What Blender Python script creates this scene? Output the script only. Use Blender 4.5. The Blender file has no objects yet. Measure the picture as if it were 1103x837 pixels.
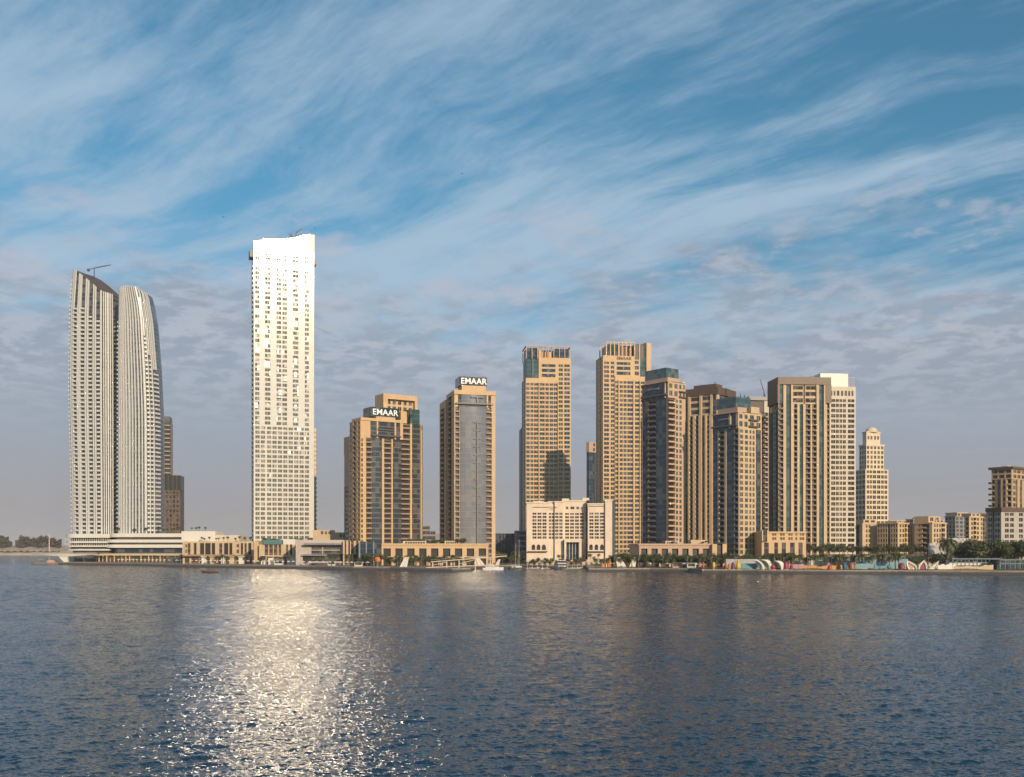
import bpy, bmesh, math, random
from math import sin, cos, pi, radians, atan2, sqrt, floor
from mathutils import Vector, Matrix
random.seed(7)
S = bpy.context.scene
COL = S.collection

# ------------------------------------------------------------------ camera
F = 1103.0            # focal length in photograph pixels
CX, HY = 551.5, 590.0 # principal column, horizon row
HC = 14.0             # camera height above the water
cam_d = bpy.data.cameras.new('camera')
cam_d.sensor_width = 36.0
cam_d.lens = 36.0
cam_d.shift_y = (HY-418.5)/1103.0
cam_d.clip_start = 1.0
cam_d.clip_end = 80000
cam = bpy.data.objects.new('camera', cam_d); COL.objects.link(cam)
cam.location = (0, 0, HC); cam.rotation_euler = (radians(90), 0, 0)
S.camera = cam

# ------------------------------------------------------------------ light
SUN_AZ = radians(27.5)     # to the right, behind the camera
SUN_EL = radians(17.6)
sd = Vector((sin(SUN_AZ)*cos(SUN_EL), -cos(SUN_AZ)*cos(SUN_EL), sin(SUN_EL)))  # towards the sun
sun_d = bpy.data.lights.new('sun', 'SUN'); sun_d.energy = 4.8; sun_d.angle = radians(0.53)
sun_d.color = (1.0, 0.78, 0.53)
sun = bpy.data.objects.new('sun', sun_d); COL.objects.link(sun)
sun.rotation_euler = (-sd).to_track_quat('-Z', 'Y').to_euler()
sun.location = sd*3000

W = bpy.data.worlds.new('World'); S.world = W; W.use_nodes = True
S.view_settings.view_transform = 'Standard'; S.view_settings.look = 'None'
S.view_settings.exposure = 0.0; S.view_settings.gamma = 1.0
S.view_settings.use_curve_mapping = False

class NT:
    """small helper to write node trees"""
    def __init__(s, tree): s.t = tree; s.n = tree.nodes; s.l = tree.links
    def node(s, kind, **kw):
        n = s.n.new(kind)
        for k, v in kw.items():
            if k.startswith('i_'): 
                key = k[2:]
                key = int(key) if key.isdigit() else key.replace('_', ' ')
                s.put(n.inputs[key], v)
            else: setattr(n, k, v)
        return n
    def put(s, sock, v):
        if isinstance(v, bpy.types.NodeSocket): s.l.new(v, sock)
        elif isinstance(v, bpy.types.Node): s.l.new(v.outputs[0], sock)
        else:
            if sock.type == 'RGBA' and len(v) == 3: v = (*v, 1)
            sock.default_value = v
    def math(s, op, a, b=0.0, c=None, clamp=False):
        n = s.n.new('ShaderNodeMath'); n.operation = op; n.use_clamp = clamp
        s.put(n.inputs[0], a); s.put(n.inputs[1], b)
        if c is not None: s.put(n.inputs[2], c)
        return n.outputs[0]
    def mix(s, f, a, b, blend='MIX'):
        n = s.n.new('ShaderNodeMix'); n.data_type = 'RGBA'; n.blend_type = blend
        s.put(n.inputs[0], f); s.put(n.inputs[6], a); s.put(n.inputs[7], b)
        return n.outputs[2]
    def ramp(s, v, lo, hi, a=0.0, b=1.0, smooth=True):
        n = s.n.new('ShaderNodeMapRange'); n.interpolation_type = 'SMOOTHSTEP' if smooth else 'LINEAR'
        s.put(n.inputs[0], v)
        for k, x in zip((1, 2, 3, 4), (lo, hi, a, b)): s.put(n.inputs[k], x)
        return n.outputs[0]
    def noise(s, vec, scale, detail=4, rough=0.55, dist=0.0, lac=2.0):
        n = s.n.new('ShaderNodeTexNoise'); s.put(n.inputs['Vector'], vec)
        n.inputs['Scale'].default_value = scale; n.inputs['Detail'].default_value = detail
        n.inputs['Roughness'].default_value = rough; n.inputs['Distortion'].default_value = dist
        n.inputs['Lacunarity'].default_value = lac
        return n.outputs[0]
    def mapping(s, vec, rot=(0,0,0), scale=(1,1,1), loc=(0,0,0)):
        """turn first, stretch afterwards"""
        if any(rot):
            r = s.n.new('ShaderNodeMapping'); s.put(r.inputs[0], vec); r.inputs['Rotation'].default_value = rot; vec = r.outputs[0]
        n = s.n.new('ShaderNodeMapping'); s.put(n.inputs[0], vec)
        n.inputs['Location'].default_value = loc; n.inputs['Scale'].default_value = scale
        return n.outputs[0]

def build_world():
    t = NT(W.node_tree); t.n.clear()
    out = t.node('ShaderNodeOutputWorld'); bg = t.node('ShaderNodeBackground')
    sky = t.node('ShaderNodeTexSky', sky_type='NISHITA', sun_disc=False)
    sky.sun_elevation = SUN_EL; sky.sun_rotation = pi - SUN_AZ
    sky.altitude = 0; sky.air_density = 1.0; sky.dust_density = 1.6; sky.ozone_density = 2.2
    tc = t.node('ShaderNodeTexCoord').outputs['Generated']
    sep = t.node('ShaderNodeSeparateXYZ', i_0=tc)
    z = t.math('MAXIMUM', sep.outputs[2], 0.0)
    def layer(h):        # where the view ray meets a flat (slightly bowed) cloud layer
        inv = t.math('DIVIDE', 1.0, t.math('ADD', z, h))
        return t.node('ShaderNodeCombineXYZ', i_0=t.math('MULTIPLY', sep.outputs[0], inv), i_1=t.math('MULTIPLY', sep.outputs[1], inv), i_2=0.0).outputs[0]
    P = layer(0.16); Q = layer(0.11)
    def warped(v, sc, amt, det=2.0):
        wn = t.node('ShaderNodeTexNoise', i_Scale=sc, i_Detail=det); t.put(wn.inputs['Vector'], v)
        sb = t.node('ShaderNodeVectorMath', operation='SUBTRACT', i_0=wn.outputs[1], i_1=(0.5,0.5,0.5))
        ws = t.node('ShaderNodeVectorMath', operation='SCALE'); t.put(ws.inputs[0], sb.outputs[0]); ws.inputs['Scale'].default_value = amt
        return t.node('ShaderNodeVectorMath', operation='ADD', i_0=v, i_1=ws.outputs[0]).outputs[0]
    # clear sky
    base = t.mix(1.0, sky.outputs[0], t.mix(t.ramp(z, 0.0, 0.35), SKY_LO, SKY_HI), 'MULTIPLY')
    # high cirrus: two sets of combed streaks and a thin veil
    Pw = warped(P, 1.1, 0.35, 3)
    s1 = t.noise(t.mapping(Pw, rot=(0,0,radians(30)), scale=(0.45, 2.0, 1), loc=(3.1, 1.2, 0)), 1.5, 10, 0.62)
    s2 = t.noise(t.mapping(Pw, rot=(0,0,radians(44)), scale=(0.7, 3.0, 1), loc=(7.4, -2.0, 0)), 2.2, 9, 0.66)
    s3 = t.noise(t.mapping(Pw, rot=(0,0,radians(-50)), scale=(1.0, 2.4, 1), loc=(1.4, 5.0, 0)), 5.0, 6, 0.7)
    big = t.noise(t.mapping(P, loc=(4.7, 1.2, 0), rot=(0,0,radians(30)), scale=(0.5,1.3,1)), 0.9, 3, 0.5)
    cir = t.math('ADD', t.math('MULTIPLY', s1, 0.56), t.math('MULTIPLY', s2, 0.38))
    cir = t.math('ADD', cir, t.math('MULTIPLY', s3, 0.06))
    cir = t.math('ADD', cir, t.math('MULTIPLY', t.math('SUBTRACT', big, 0.5), 0.42))
    cir = t.ramp(cir, 0.39, 0.60, 0.03, 0.86)
    cir = t.math('MULTIPLY', cir, t.ramp(z, 0.52, 0.30, 0.80, 1.0))
    col = t.mix(cir, base, CIRRUS)
    # low grey-mauve cloud deck whose broken edge lies some 15 degrees up
    c1 = t.noise(warped(Q, 3.0, 0.12), 5.2, 7, 0.58)
    c2 = t.noise(t.mapping(Q, scale=(0.8, 0.7, 1), loc=(2.0, 2.6, 0)), 1.3, 4, 0.5)
    edge = t.math('ADD', t.math('MULTIPLY', t.math('SUBTRACT', c1, 0.5), 0.22), t.math('MULTIPLY', t.math('SUBTRACT', c2, 0.5), 0.26))
    zc = t.math('ADD', z, edge)
    deck = t.ramp(zc, 0.285, 0.175, 0.0, 0.86)
    # lit cotton tops against shaded hollows
    relief = t.noise(warped(t.mapping(Q, scale=(1.0,0.9,1)), 3.0, 0.15), 9.0, 7, 0.62)
    rl = t.math('MULTIPLY', t.ramp(relief, 0.42, 0.60), t.ramp(z, 0.08, 0.20))
    dk = t.mix(rl, DECK_LO, DECK_HI)
    dk = t.mix(t.ramp(z, 0.13, 0.0), dk, HORIZON)
    col = t.mix(deck, col, dk)
    # single cotton puffs above the deck
    pf = t.noise(warped(Q, 4.0, 0.10), 3.4, 7, 0.62)
    pf = t.math('MULTIPLY', t.ramp(pf, 0.54, 0.64), t.math('MULTIPLY', t.ramp(z, 0.36, 0.27), t.ramp(z, 0.17, 0.22)))
    col = t.mix(t.math('MULTIPLY', pf, 0.55), col, PUFF)
    t.put(bg.inputs[0], col); bg.inputs[1].default_value = 0.102
    t.l.new(bg.outputs[0], out.inputs[0])
# radiances of the cloud layers (times the background strength of 0.1)
SKY_LO = (1.0, 0.93, 1.0); SKY_HI = (0.46, 1.08, 1.16)
CIRRUS = (4.0, 5.35, 6.7); DECK_LO = (3.15, 3.55, 4.3); DECK_HI = (4.5, 4.8, 5.5); HORIZON = (3.35, 3.05, 3.1); PUFF = (4.8, 5.0, 5.9)
build_world()

S.render.engine = 'CYCLES'
S.cycles.use_denoising = True
S.cycles.max_bounces = 6; S.cycles.glossy_bounces = 5; S.cycles.diffuse_bounces = 2
S.cycles.transmission_bounces = 4; S.cycles.transparent_max_bounces = 6
S.cycles.sample_clamp_indirect = 110.0
S.cycles.blur_glossy = 0.2
S.cycles.caustics_reflective = True

# ------------------------------------------------------------------ coordinates
G = 2.2   # level of the promenade
def X(px, D): return (px-CX)/F*D
def Z(py, D): return HC + (HY-py)/F*D
def at(px, D, z=G): return Vector((X(px, D), D, z))

# ------------------------------------------------------------------ materials
MAT = {}
def material(name, color, rough=0.6, ior=1.5, metal=0.0, var=0.10, vscale=0.15, bump=0.0, spec=None, pattern=None, tilt=0.0, emis=None, rooms=0.0, coat=0.0):
    if name in MAT: return MAT[name]
    m = bpy.data.materials.new(name); m.use_nodes = True
    t = NT(m.node_tree); b = t.n['Principled BSDF']
    tc = t.node('ShaderNodeTexCoord').outputs['Object']
    n = t.noise(tc, vscale, 5, 0.6)
    n2 = t.noise(t.mapping(tc, scale=(1,1,0.12)), vscale*6, 3, 0.6)
    f = t.math('ADD', t.math('MULTIPLY', n, 0.6), t.math('MULTIPLY', n2, 0.4))
    f = t.ramp(f, 0.3, 0.7)
    dark = tuple(c*(1-var) for c in color); lite = tuple(min(1, c*(1+var)) for c in color)
    c = t.mix(f, dark, lite)
    if pattern: c = pattern(t, tc, c, b)
    t.put(b.inputs['Base Color'], c)
    b.inputs['Roughness'].default_value = rough; b.inputs['IOR'].default_value = ior
    b.inputs['Metallic'].default_value = metal
    if spec is not None: b.inputs['Specular IOR Level'].default_value = spec
    if bump:
        bp = t.node('ShaderNodeBump', i_Strength=1.0, i_Distance=bump, i_Height=n2)
        t.put(b.inputs['Normal'], bp.outputs[0])
    if tilt:
        # every pane sits at a slightly different angle in its frame
        sp = t.node('ShaderNodeSeparateXYZ', i_0=t.node('ShaderNodeNewGeometry').outputs['Position'])
        s = [t.math('FLOOR', t.math('DIVIDE', sp.outputs[k], (2.4, 2.4, 3.6)[k])) for k in range(3)]
        cb = t.node('ShaderNodeCombineXYZ', i_0=s[0], i_1=s[1], i_2=s[2])
        wn = t.node('ShaderNodeTexWhiteNoise', noise_dimensions='3D', i_Vector=cb)
        sub = t.node('ShaderNodeVectorMath', operation='SUBTRACT', i_0=wn.outputs[1], i_1=(0.5, 0.5, 0.5))
        sc = t.node('ShaderNodeVectorMath', operation='SCALE'); t.put(sc.inputs[0], sub.outputs[0]); sc.inputs['Scale'].default_value = tilt
        ad = t.node('ShaderNodeVectorMath', operation='ADD', i_0=t.node('ShaderNodeNewGeometry').outputs['Normal'], i_1=sc.outputs[0])
        nm = t.node('ShaderNodeVectorMath', operation='NORMALIZE', i_0=ad.outputs[0])
        t.put(b.inputs['Normal'], nm.outputs[0]); t.put(b.inputs['Coat Normal'], nm.outputs[0])
    if coat: b.inputs['Coat Weight'].default_value = 1.0; b.inputs['Coat Roughness'].default_value = coat; b.inputs['Coat IOR'].default_value = 1.6
    if rooms:
        # what shows behind each pane: blinds, curtains, dark rooms
        sp = t.node('ShaderNodeSeparateXYZ', i_0=t.node('ShaderNodeNewGeometry').outputs['Position'])
        q = [t.math('FLOOR', t.math('DIVIDE', sp.outputs[k], (1.7, 1.7, 3.55)[k])) for k in range(3)]
        cb = t.node('ShaderNodeCombineXYZ', i_0=q[0], i_1=q[1], i_2=q[2])
        w1 = t.node('ShaderNodeTexWhiteNoise', noise_dimensions='3D', i_Vector=cb)
        sc3 = t.node('ShaderNodeSeparateColor', i_0=w1.outputs[1])
        f1 = t.math('MULTIPLY', t.math('GREATER_THAN', sc3.outputs[0], 0.62), t.math('MULTIPLY', sc3.outputs[1], rooms))
        t.put(b.inputs['Base Color'], t.mix(f1, c, (0.42, 0.36, 0.28)))
    if emis:
        b.inputs['Emission Color'].default_value = (*emis[0], 1); b.inputs['Emission Strength'].default_value = emis[1]
    MAT[name] = m
    return m

def floors(fh=3.6, band=0.26, col=(0.3,0.3,0.3), amount=0.6, mull=1.5, mcol=(0.12,0.12,0.13)):
    """spandrel bands, mullions and drawn blinds of a curtain wall"""
    def pat(t, tc, c, b):
        sp = t.node('ShaderNodeSeparateXYZ', i_0=tc)
        fz = t.math('FRACT', t.math('DIVIDE', sp.outputs[2], fh))
        fl = t.math('FLOOR', t.math('DIVIDE', sp.outputs[2], fh))
        xy = t.math('ADD', sp.outputs[0], sp.outputs[1])
        fx = t.math('FRACT', t.math('DIVIDE', xy, mull))
        ix = t.math('FLOOR', t.math('DIVIDE', xy, mull*2))
        cb = t.node('ShaderNodeCombineXYZ', i_0=ix, i_1=fl, i_2=3.0)
        wn = t.node('ShaderNodeTexWhiteNoise', noise_dimensions='3D', i_Vector=cb)
        blind = t.math('MULTIPLY', t.math('GREATER_THAN', wn.outputs[0], 0.72), 0.35)
        c = t.mix(blind, c, (0.22, 0.20, 0.18))
        c = t.mix(t.math('MULTIPLY', t.math('LESS_THAN', fz, band), amount), c, col)
        c = t.mix(t.math('MULTIPLY', t.math('LESS_THAN', fx, 0.10), 0.6), c, mcol)
        return c
    return pat

# walls
sandstone = material('sandstone_cladding', (0.52, 0.35, 0.195), 0.65, bump=0.01)
cream = material('cream_render', (0.49, 0.365, 0.235), 0.7, bump=0.01)
pale = material('pale_stone', (0.52, 0.45, 0.37), 0.65, bump=0.01)
white = material('white_cladding', (0.62, 0.58, 0.53), 0.45, ior=1.5, var=0.05)
gwhite = material('glossy_white_panel', (0.52, 0.51, 0.48), 0.55, ior=1.4, var=0.04, tilt=0.008, coat=0.105)
salmon = material('rose_stone', (0.44, 0.30, 0.22), 0.7, bump=0.01)
brown = material('dark_brown_cladding', (0.10, 0.065, 0.045), 0.5)
greyw = material('grey_cladding', (0.22, 0.22, 0.23), 0.5)
darkg = material('dark_grey_cladding', (0.07, 0.08, 0.09), 0.45)
concrete = material('raw_concrete', (0.30, 0.26, 0.23), 0.85, var=0.2)
redbr = material('brown_red_blockwork', (0.20, 0.10, 0.08), 0.8, var=0.2)
# glass
void = material('recess_shade', (0.018, 0.016, 0.015), 0.5, var=0.5, vscale=0.5)  # near-black recess backs: dark glass and the painted shade of openings
win = material('window_glass', (0.035, 0.032, 0.03), 0.06, ior=1.5, var=0.5, vscale=0.4, tilt=0.02, rooms=0.40)
bwin = material('blue_tinted_window_glass', (0.02, 0.05, 0.07), 0.06, ior=1.6, var=0.4, vscale=0.4, tilt=0.02, rooms=0.35)
gwin = material('silvered_window_glass', (0.10, 0.10, 0.09), 0.12, ior=1.5, var=0.3, vscale=0.4, tilt=0.16, rooms=0.5)
gblue = material('blue_curtain_glass', (0.014, 0.036, 0.062), 0.05, ior=1.55, var=0.3, tilt=0.016, pattern=floors(3.6, 0.28, (0.05,0.075,0.10), 0.7))
gteal = material('teal_curtain_glass', (0.025, 0.075, 0.085), 0.05, ior=1.6, var=0.3, tilt=0.016, pattern=floors(3.6, 0.25, (0.08,0.12,0.12), 0.7))
ggrey = material('grey_curtain_glass', (0.035, 0.048, 0.065), 0.06, ior=1.75, var=0.3, tilt=0.012, pattern=floors(3.6, 0.22, (0.16,0.15,0.14), 0.7))
gbrown = material('bronze_curtain_glass', (0.07, 0.045, 0.03), 0.06, ior=1.5, var=0.3, tilt=0.016, pattern=floors(3.6, 0.30, (0.22,0.15,0.10), 0.7))
gsilver = material('silver_curtain_glass', (0.11, 0.12, 0.14), 0.10, ior=2.4, var=0.2, tilt=0.006, pattern=floors(3.6, 0.16, (0.18,0.17,0.16), 0.6, 1.8))

# ------------------------------------------------------------------ mesh builder
class MB:
    def __init__(s): s.v = []; s.f = []; s.m = []
    def quad(s, pts, m=0):
        i = len(s.v); s.v += [tuple(p) for p in pts]; s.f.append(tuple(range(i, i+len(pts)))); s.m.append(m)
    def box(s, x0, x1, y0, y1, z0, z1, m=0):
        i = len(s.v)
        s.v += [(x0,y0,z0),(x1,y0,z0),(x1,y1,z0),(x0,y1,z0),(x0,y0,z1),(x1,y0,z1),(x1,y1,z1),(x0,y1,z1)]
        for f in ((3,2,1,0),(4,5,6,7),(0,1,5,4),(1,2,6,5),(2,3,7,6),(3,0,4,7)):
            s.f.append(tuple(i+k for k in f)); s.m.append(m)
    def tube(s, p, q, r0, r1=None, n=6, m=0, cap=True):
        r1 = r0 if r1 is None else r1
        p = Vector(p); q = Vector(q); d = (q-p).normalized()
        a = d.orthogonal().normalized(); b = d.cross(a)
        i = len(s.v)
        for c, r in ((p, r0), (q, r1)):
            for k in range(n):
                w = 2*pi*k/n; s.v.append(tuple(c + a*cos(w)*r + b*sin(w)*r))
        for k in range(n):
            s.f.append((i+k, i+(k+1)%n, i+n+(k+1)%n, i+n+k)); s.m.append(m)
        if cap:
            s.f.append(tuple(i+k for k in reversed(range(n)))); s.m.append(m)
            s.f.append(tuple(i+n+k for k in range(n))); s.m.append(m)
    def prism(s, poly, z0, z1, m=0, top=None):
        n = len(poly); i = len(s.v)
        s.v += [(x,y,z0) for x,y in poly] + [(x,y,z1) for x,y in poly]
        for k in range(n): s.f.append((i+k, i+(k+1)%n, i+n+(k+1)%n, i+n+k)); s.m.append(m)
        s.f.append(tuple(i+n+k for k in range(n))); s.m.append(m if top is None else top)
        s.f.append(tuple(i+k for k in reversed(range(n)))); s.m.append(m)
    def lathe(s, prof, n=12, c=(0,0), m=0):
        i = len(s.v)
        for r, z in prof:
            for k in range(n):
                w = 2*pi*k/n; s.v.append((c[0]+r*cos(w), c[1]+r*sin(w), z))
        for j in range(len(prof)-1):
            for k in range(n):
                s.f.append((i+j*n+k, i+j*n+(k+1)%n, i+(j+1)*n+(k+1)%n, i+(j+1)*n+k)); s.m.append(m)
    def mesh(s, name, mats, smooth=False):
        me = bpy.data.meshes.new(name); me.from_pydata(s.v, [], s.f)
        if not isinstance(mats, (list, tuple)): mats = [mats]
        for m in mats: me.materials.append(m)
        me.polygons.foreach_set('material_index', s.m)
        if smooth: me.polygons.foreach_set('use_smooth', [True]*len(s.f))
        me.update(); return me
    def build(s, name, mats, parent=None, smooth=False, loc=None):
        return link(name, s.mesh(name, mats, smooth), parent, loc)

def link(name, me, parent=None, loc=None, rz=0):
    o = bpy.data.objects.new(name, me); COL.objects.link(o)
    if parent: o.parent = parent
    if loc is not None: o.location = loc
    if rz: o.rotation_euler = (0, 0, rz)
    return o
def tag(o, label=None, cat=None, group=None, kind=None):
    if label: o['label'] = label
    if cat: o['category'] = cat
    if group: o['group'] = group
    if kind: o['kind'] = kind
    return o
def thing(name, label, cat, loc=(0,0,0), rz=0, group=None):
    o = bpy.data.objects.new(name, None); COL.objects.link(o)
    o.location = loc; o.rotation_euler = (0, 0, rz); o.empty_display_size = 1
    return tag(o, label, cat, group)
ORD = ['first','second','third','fourth','fifth','sixth','seventh','eighth','ninth','tenth','eleventh','twelfth','thirteenth','fourteenth','fifteenth','sixteenth','seventeenth','eighteenth','nineteenth','twentieth']
def ordinal(i):
    if i < 20: return ORD[i]
    t = ['twenty','thirty','forty','fifty','sixty','seventy'][(i+1)//10-2]
    u = (i+1) % 10
    return (t[:-1]+'ieth') if u == 0 else t+'-'+ORD[u-1]
def copy_tree(o, parent=None):
    c = o.copy(); COL.objects.link(c)
    if parent: c.parent = parent
    for ch in o.children: copy_tree(ch, c)
    return c

# ------------------------------------------------------------------ tower kit
def seq(*a):
    """seq(px, type, px, type, px ...) -> [(px0, px1, type)]"""
    return [(a[i], a[i+2], a[i+1]) for i in range(0, len(a)-2, 2)]

class Tower:
    """a building standing with its front-left corner at column xc of the photograph, D metres off,
    its front turned a degrees to the right. Local x runs along the front, y along the left side."""
    def __init__(s, name, label, cat, xc, D, a, group=None, glass=None, wall=None, fh=3.6, bal=None):
        s.a = radians(a); s.D = D; s.C = Vector((X(xc, D), D))
        s.u = Vector((cos(s.a), sin(s.a))); s.v = Vector((-sin(s.a), cos(s.a)))
        s.root = thing(name, label, cat, (s.C.x, s.C.y, G), s.a, group)
        s.wins = []; s.bals = []; s.fh = fh
        s.glass = glass or gblue; s.wall = wall or sandstone; s.win = win; s.bal = bal or s.wall; s.bal_side = None
    def fx(s, px, y0=0.0):
        B = s.C + s.v*y0; k = (px-CX)/F
        return (k*B.y-B.x)/(s.u.x-k*s.u.y)
    def fy(s, px, x0=0.0):
        B = s.C + s.u*x0; k = (px-CX)/F
        return (k*B.y-B.x)/(s.v.x-k*s.v.y)
    def z(s, py, x=0.0, y=0.0):
        d = (s.C + s.u*x + s.v*y).y
        return Z(py, d) - G
    def face(s, mb, kind, o, t0, t1, zones):
        """heightfield facade. kind 'F' (plane y=o), 'L' (plane x=o, facing -x), 'R' (plane x=o, facing +x)"""
        def P(t, z, d):
            return (t, o-d, z) if kind == 'F' else ((o-d, t, z) if kind == 'L' else (o+d, t, z))
        for zi, (zb, zt, bays, *opt) in enumerate(zones):
            fh = opt[0] if opt and opt[0] else s.fh
            gm = opt[1] if len(opt) > 1 and opt[1] else s.glass
            cols = []
            if kind == 'F': lst = [(s.fx(a, o), s.fx(b, o), ty) for a, b, ty in bays]
            else: lst = [(s.fy(a, o), s.fy(b, o), ty) for a, b, ty in bays]
            lst = [(min(a, b), max(a, b), ty) for a, b, ty in lst]; lst.sort()
            # fit the list exactly to the face
            a0, a1 = lst[0][0], lst[-1][1]
            sc = (t1-t0)/(a1-a0)
            lst = [(t0+(a-a0)*sc, t0+(b-a0)*sc, ty) for a, b, ty in lst]
            for a, b, ty in lst:
                k = ty[0]; n = int(ty[1:]) if len(ty) > 1 else 1
                if k in 'NHM':
                    mg = {'N': 0.20, 'H': 0.05, 'M': 0.11}[k]
                    w = (b-a)/n
                    for i in range(n):
                        e = a+i*w
                        cols += [(e, e+mg*w, 'W'), (e+mg*w, e+w-mg*w, 'N'), (e+w-mg*w, e+w, 'W')]
                elif k == 'B':
                    w = (b-a)/n
                    for i in range(n): cols.append((a+i*w, a+(i+1)*w, 'B'))
                else: cols.append((a, b, k))
            # merge touching plain pieces
            mc = []
            for c in cols:
                if mc and mc[-1][2] == c[2] == 'W' : mc[-1] = (mc[-1][0], c[1], 'W')
                else: mc.append(c)
            cols = mc
            rows = []
            if any(c[2] in ('N', 'B') for c in cols):
                n = max(1, round((zt-zb)/fh)); h = (zt-zb)/n
                for i in range(n):
                    z0 = zb+i*h
                    rows += [(z0+ (0.0 if i == 0 else -0.10*h), z0+0.25*h, 's'), (z0+0.25*h, z0+(0.90*h if i < n-1 else 0.80*h), 'w')]
                rows[0] = (zb, rows[0][1], 's'); rows.append((zt-0.20*h, zt, 's'))
            else: rows = [(zb, zt, 's')]; h = fh
            nc, nr = len(cols), len(rows)
            dep = [[0.0]*nr for _ in range(nc)]; hole = [[False]*nr for _ in range(nc)]; mi = [[0]*nr for _ in range(nc)]
            for i, (a, b, k) in enumerate(cols):
                for j, (z0, z1, r) in enumerate(rows):
                    if k == 'F': dep[i][j] = 0.9
                    elif k == 'P': dep[i][j] = 0.45
                    elif k == 'G': dep[i][j] = -0.35; hole[i][j] = True
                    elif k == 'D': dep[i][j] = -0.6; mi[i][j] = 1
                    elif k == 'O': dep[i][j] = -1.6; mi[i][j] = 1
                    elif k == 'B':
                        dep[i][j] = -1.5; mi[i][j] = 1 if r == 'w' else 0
                    elif k == 'N' and r == 'w': dep[i][j] = -0.35; hole[i][j] = True; s.wins.append((kind, (a+b)/2, o, b-a, z0, z1-z0))
                if k == 'G':
                    g = MB(); g.quad([P(a, rows[0][0], -0.35), P(b, rows[0][0], -0.35), P(b, rows[-1][1], -0.35), P(a, rows[-1][1], -0.35)])
                    g.build('glass_strip', gm, s.root)
                if k == 'B':
                    nb = max(1, round((zt-zb)/fh)); hh = (zt-zb)/nb
                    for q in range(nb): s.bals.append((kind, (a+b)/2, o, b-a, zb+q*hh, 0.30*hh))
            xs = [c[0] for c in cols]+[cols[-1][1]]; zs = [r[0] for r in rows]+[rows[-1][1]]
            key = {}
            def V(i, j, d):
                kk = (i, j, d)
                if kk not in key: key[kk] = len(mb.v); mb.v.append(P(xs[i], zs[j], d))
                return key[kk]
            def q(a, b, c, d, m): mb.f.append((a, b, c, d)); mb.m.append(m)
            for i in range(nc):
                for j in range(nr):
                    d = dep[i][j]
                    if not hole[i][j]: q(V(i,j,d), V(i+1,j,d), V(i+1,j+1,d), V(i,j+1,d), mi[i][j])
                    e = dep[i+1][j] if i+1 < nc else 0.0
                    if e != d: q(V(i+1,j,d), V(i+1,j,e), V(i+1,j+1,e), V(i+1,j+1,d), 0)
                    if i == 0 and d != 0: q(V(0,j,0.0), V(0,j,d), V(0,j+1,d), V(0,j+1,0.0), 0)
                    e = dep[i][j+1] if j+1 < nr else 0.0
                    if e != d: q(V(i,j+1,d), V(i+1,j+1,d), V(i+1,j+1,e), V(i,j+1,e), 0)
                    if j == 0 and d != 0: q(V(i,0,0.0), V(i+1,0,0.0), V(i+1,0,d), V(i,0,d), 0)
    def vol(s, x0, x1, y0, y1, z0, z1, F=None, L=None, R=None, wall=None, name='shaft', rec=None, rim=0.0):
        mb = MB()
        if F: s.face(mb, 'F', y0, x0, x1, F)
        else: mb.quad([(x0,y0,z0),(x1,y0,z0),(x1,y0,z1),(x0,y0,z1)])
        if L: s.face(mb, 'L', x0, y0, y1, L)
        else: mb.quad([(x0,y1,z0),(x0,y0,z0),(x0,y0,z1),(x0,y1,z1)])
        if R: s.face(mb, 'R', x1, y0, y1, R)
        else: mb.quad([(x1,y0,z0),(x1,y1,z0),(x1,y1,z1),(x1,y0,z1)])
        mb.quad([(x1,y1,z0),(x0,y1,z0),(x0,y1,z1),(x1,y1,z1)])
        mb.quad([(x0,y0,z1),(x1,y0,z1),(x1,y1,z1),(x0,y1,z1)])
        mb.quad([(x0,y1,z0),(x1,y1,z0),(x1,y0,z0),(x0,y0,z0)])
        if rim:
            e = 0.5
            for b in ((x0-e,x1+e,y0-e,y0+0.3), (x0-e,x1+e,y1-0.3,y1+e), (x0-e,x0+0.3,y0+0.31,y1-0.31), (x1-0.3,x1+e,y0+0.31,y1-0.31)):
                mb.box(*b, z1-0.4, z1+rim)
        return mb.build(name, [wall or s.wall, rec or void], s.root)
    def box(s, name, x0, x1, y0, y1, z0, z1, m):
        mb = MB(); mb.box(x0, x1, y0, y1, z0, z1); return mb.build(name, m, s.root)
    def finish(s):
        def place(items, name, mat, mesher):
            w = {'F': 1.0, 'L': 0.6, 'R': 0.6}
            fz = max((s.D, 1))
            items = sorted(items, key=lambda r: -(r[3]*r[5]*w[r[0]]))
            cache = {}
            top = items[:100]; rest = items[100:]
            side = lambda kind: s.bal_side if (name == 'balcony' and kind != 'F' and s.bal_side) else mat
            for kind, t, o, wd, z0, h in top:
                kk = (kind, round(wd, 2), round(h, 2))
                if kk not in cache:
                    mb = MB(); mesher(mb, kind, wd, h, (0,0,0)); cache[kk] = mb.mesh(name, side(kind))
                loc = (t, o, z0) if kind == 'F' else (o, t, z0)
                link(name, cache[kk], s.root, loc)
            if rest:
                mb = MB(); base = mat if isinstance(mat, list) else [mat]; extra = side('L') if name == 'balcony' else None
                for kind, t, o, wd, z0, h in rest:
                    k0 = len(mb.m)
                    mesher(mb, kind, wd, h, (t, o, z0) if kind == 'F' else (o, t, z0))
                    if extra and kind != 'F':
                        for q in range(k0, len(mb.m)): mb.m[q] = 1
                tag(mb.build(name, base + ([extra] if extra else []), s.root), kind='stuff')
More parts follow.
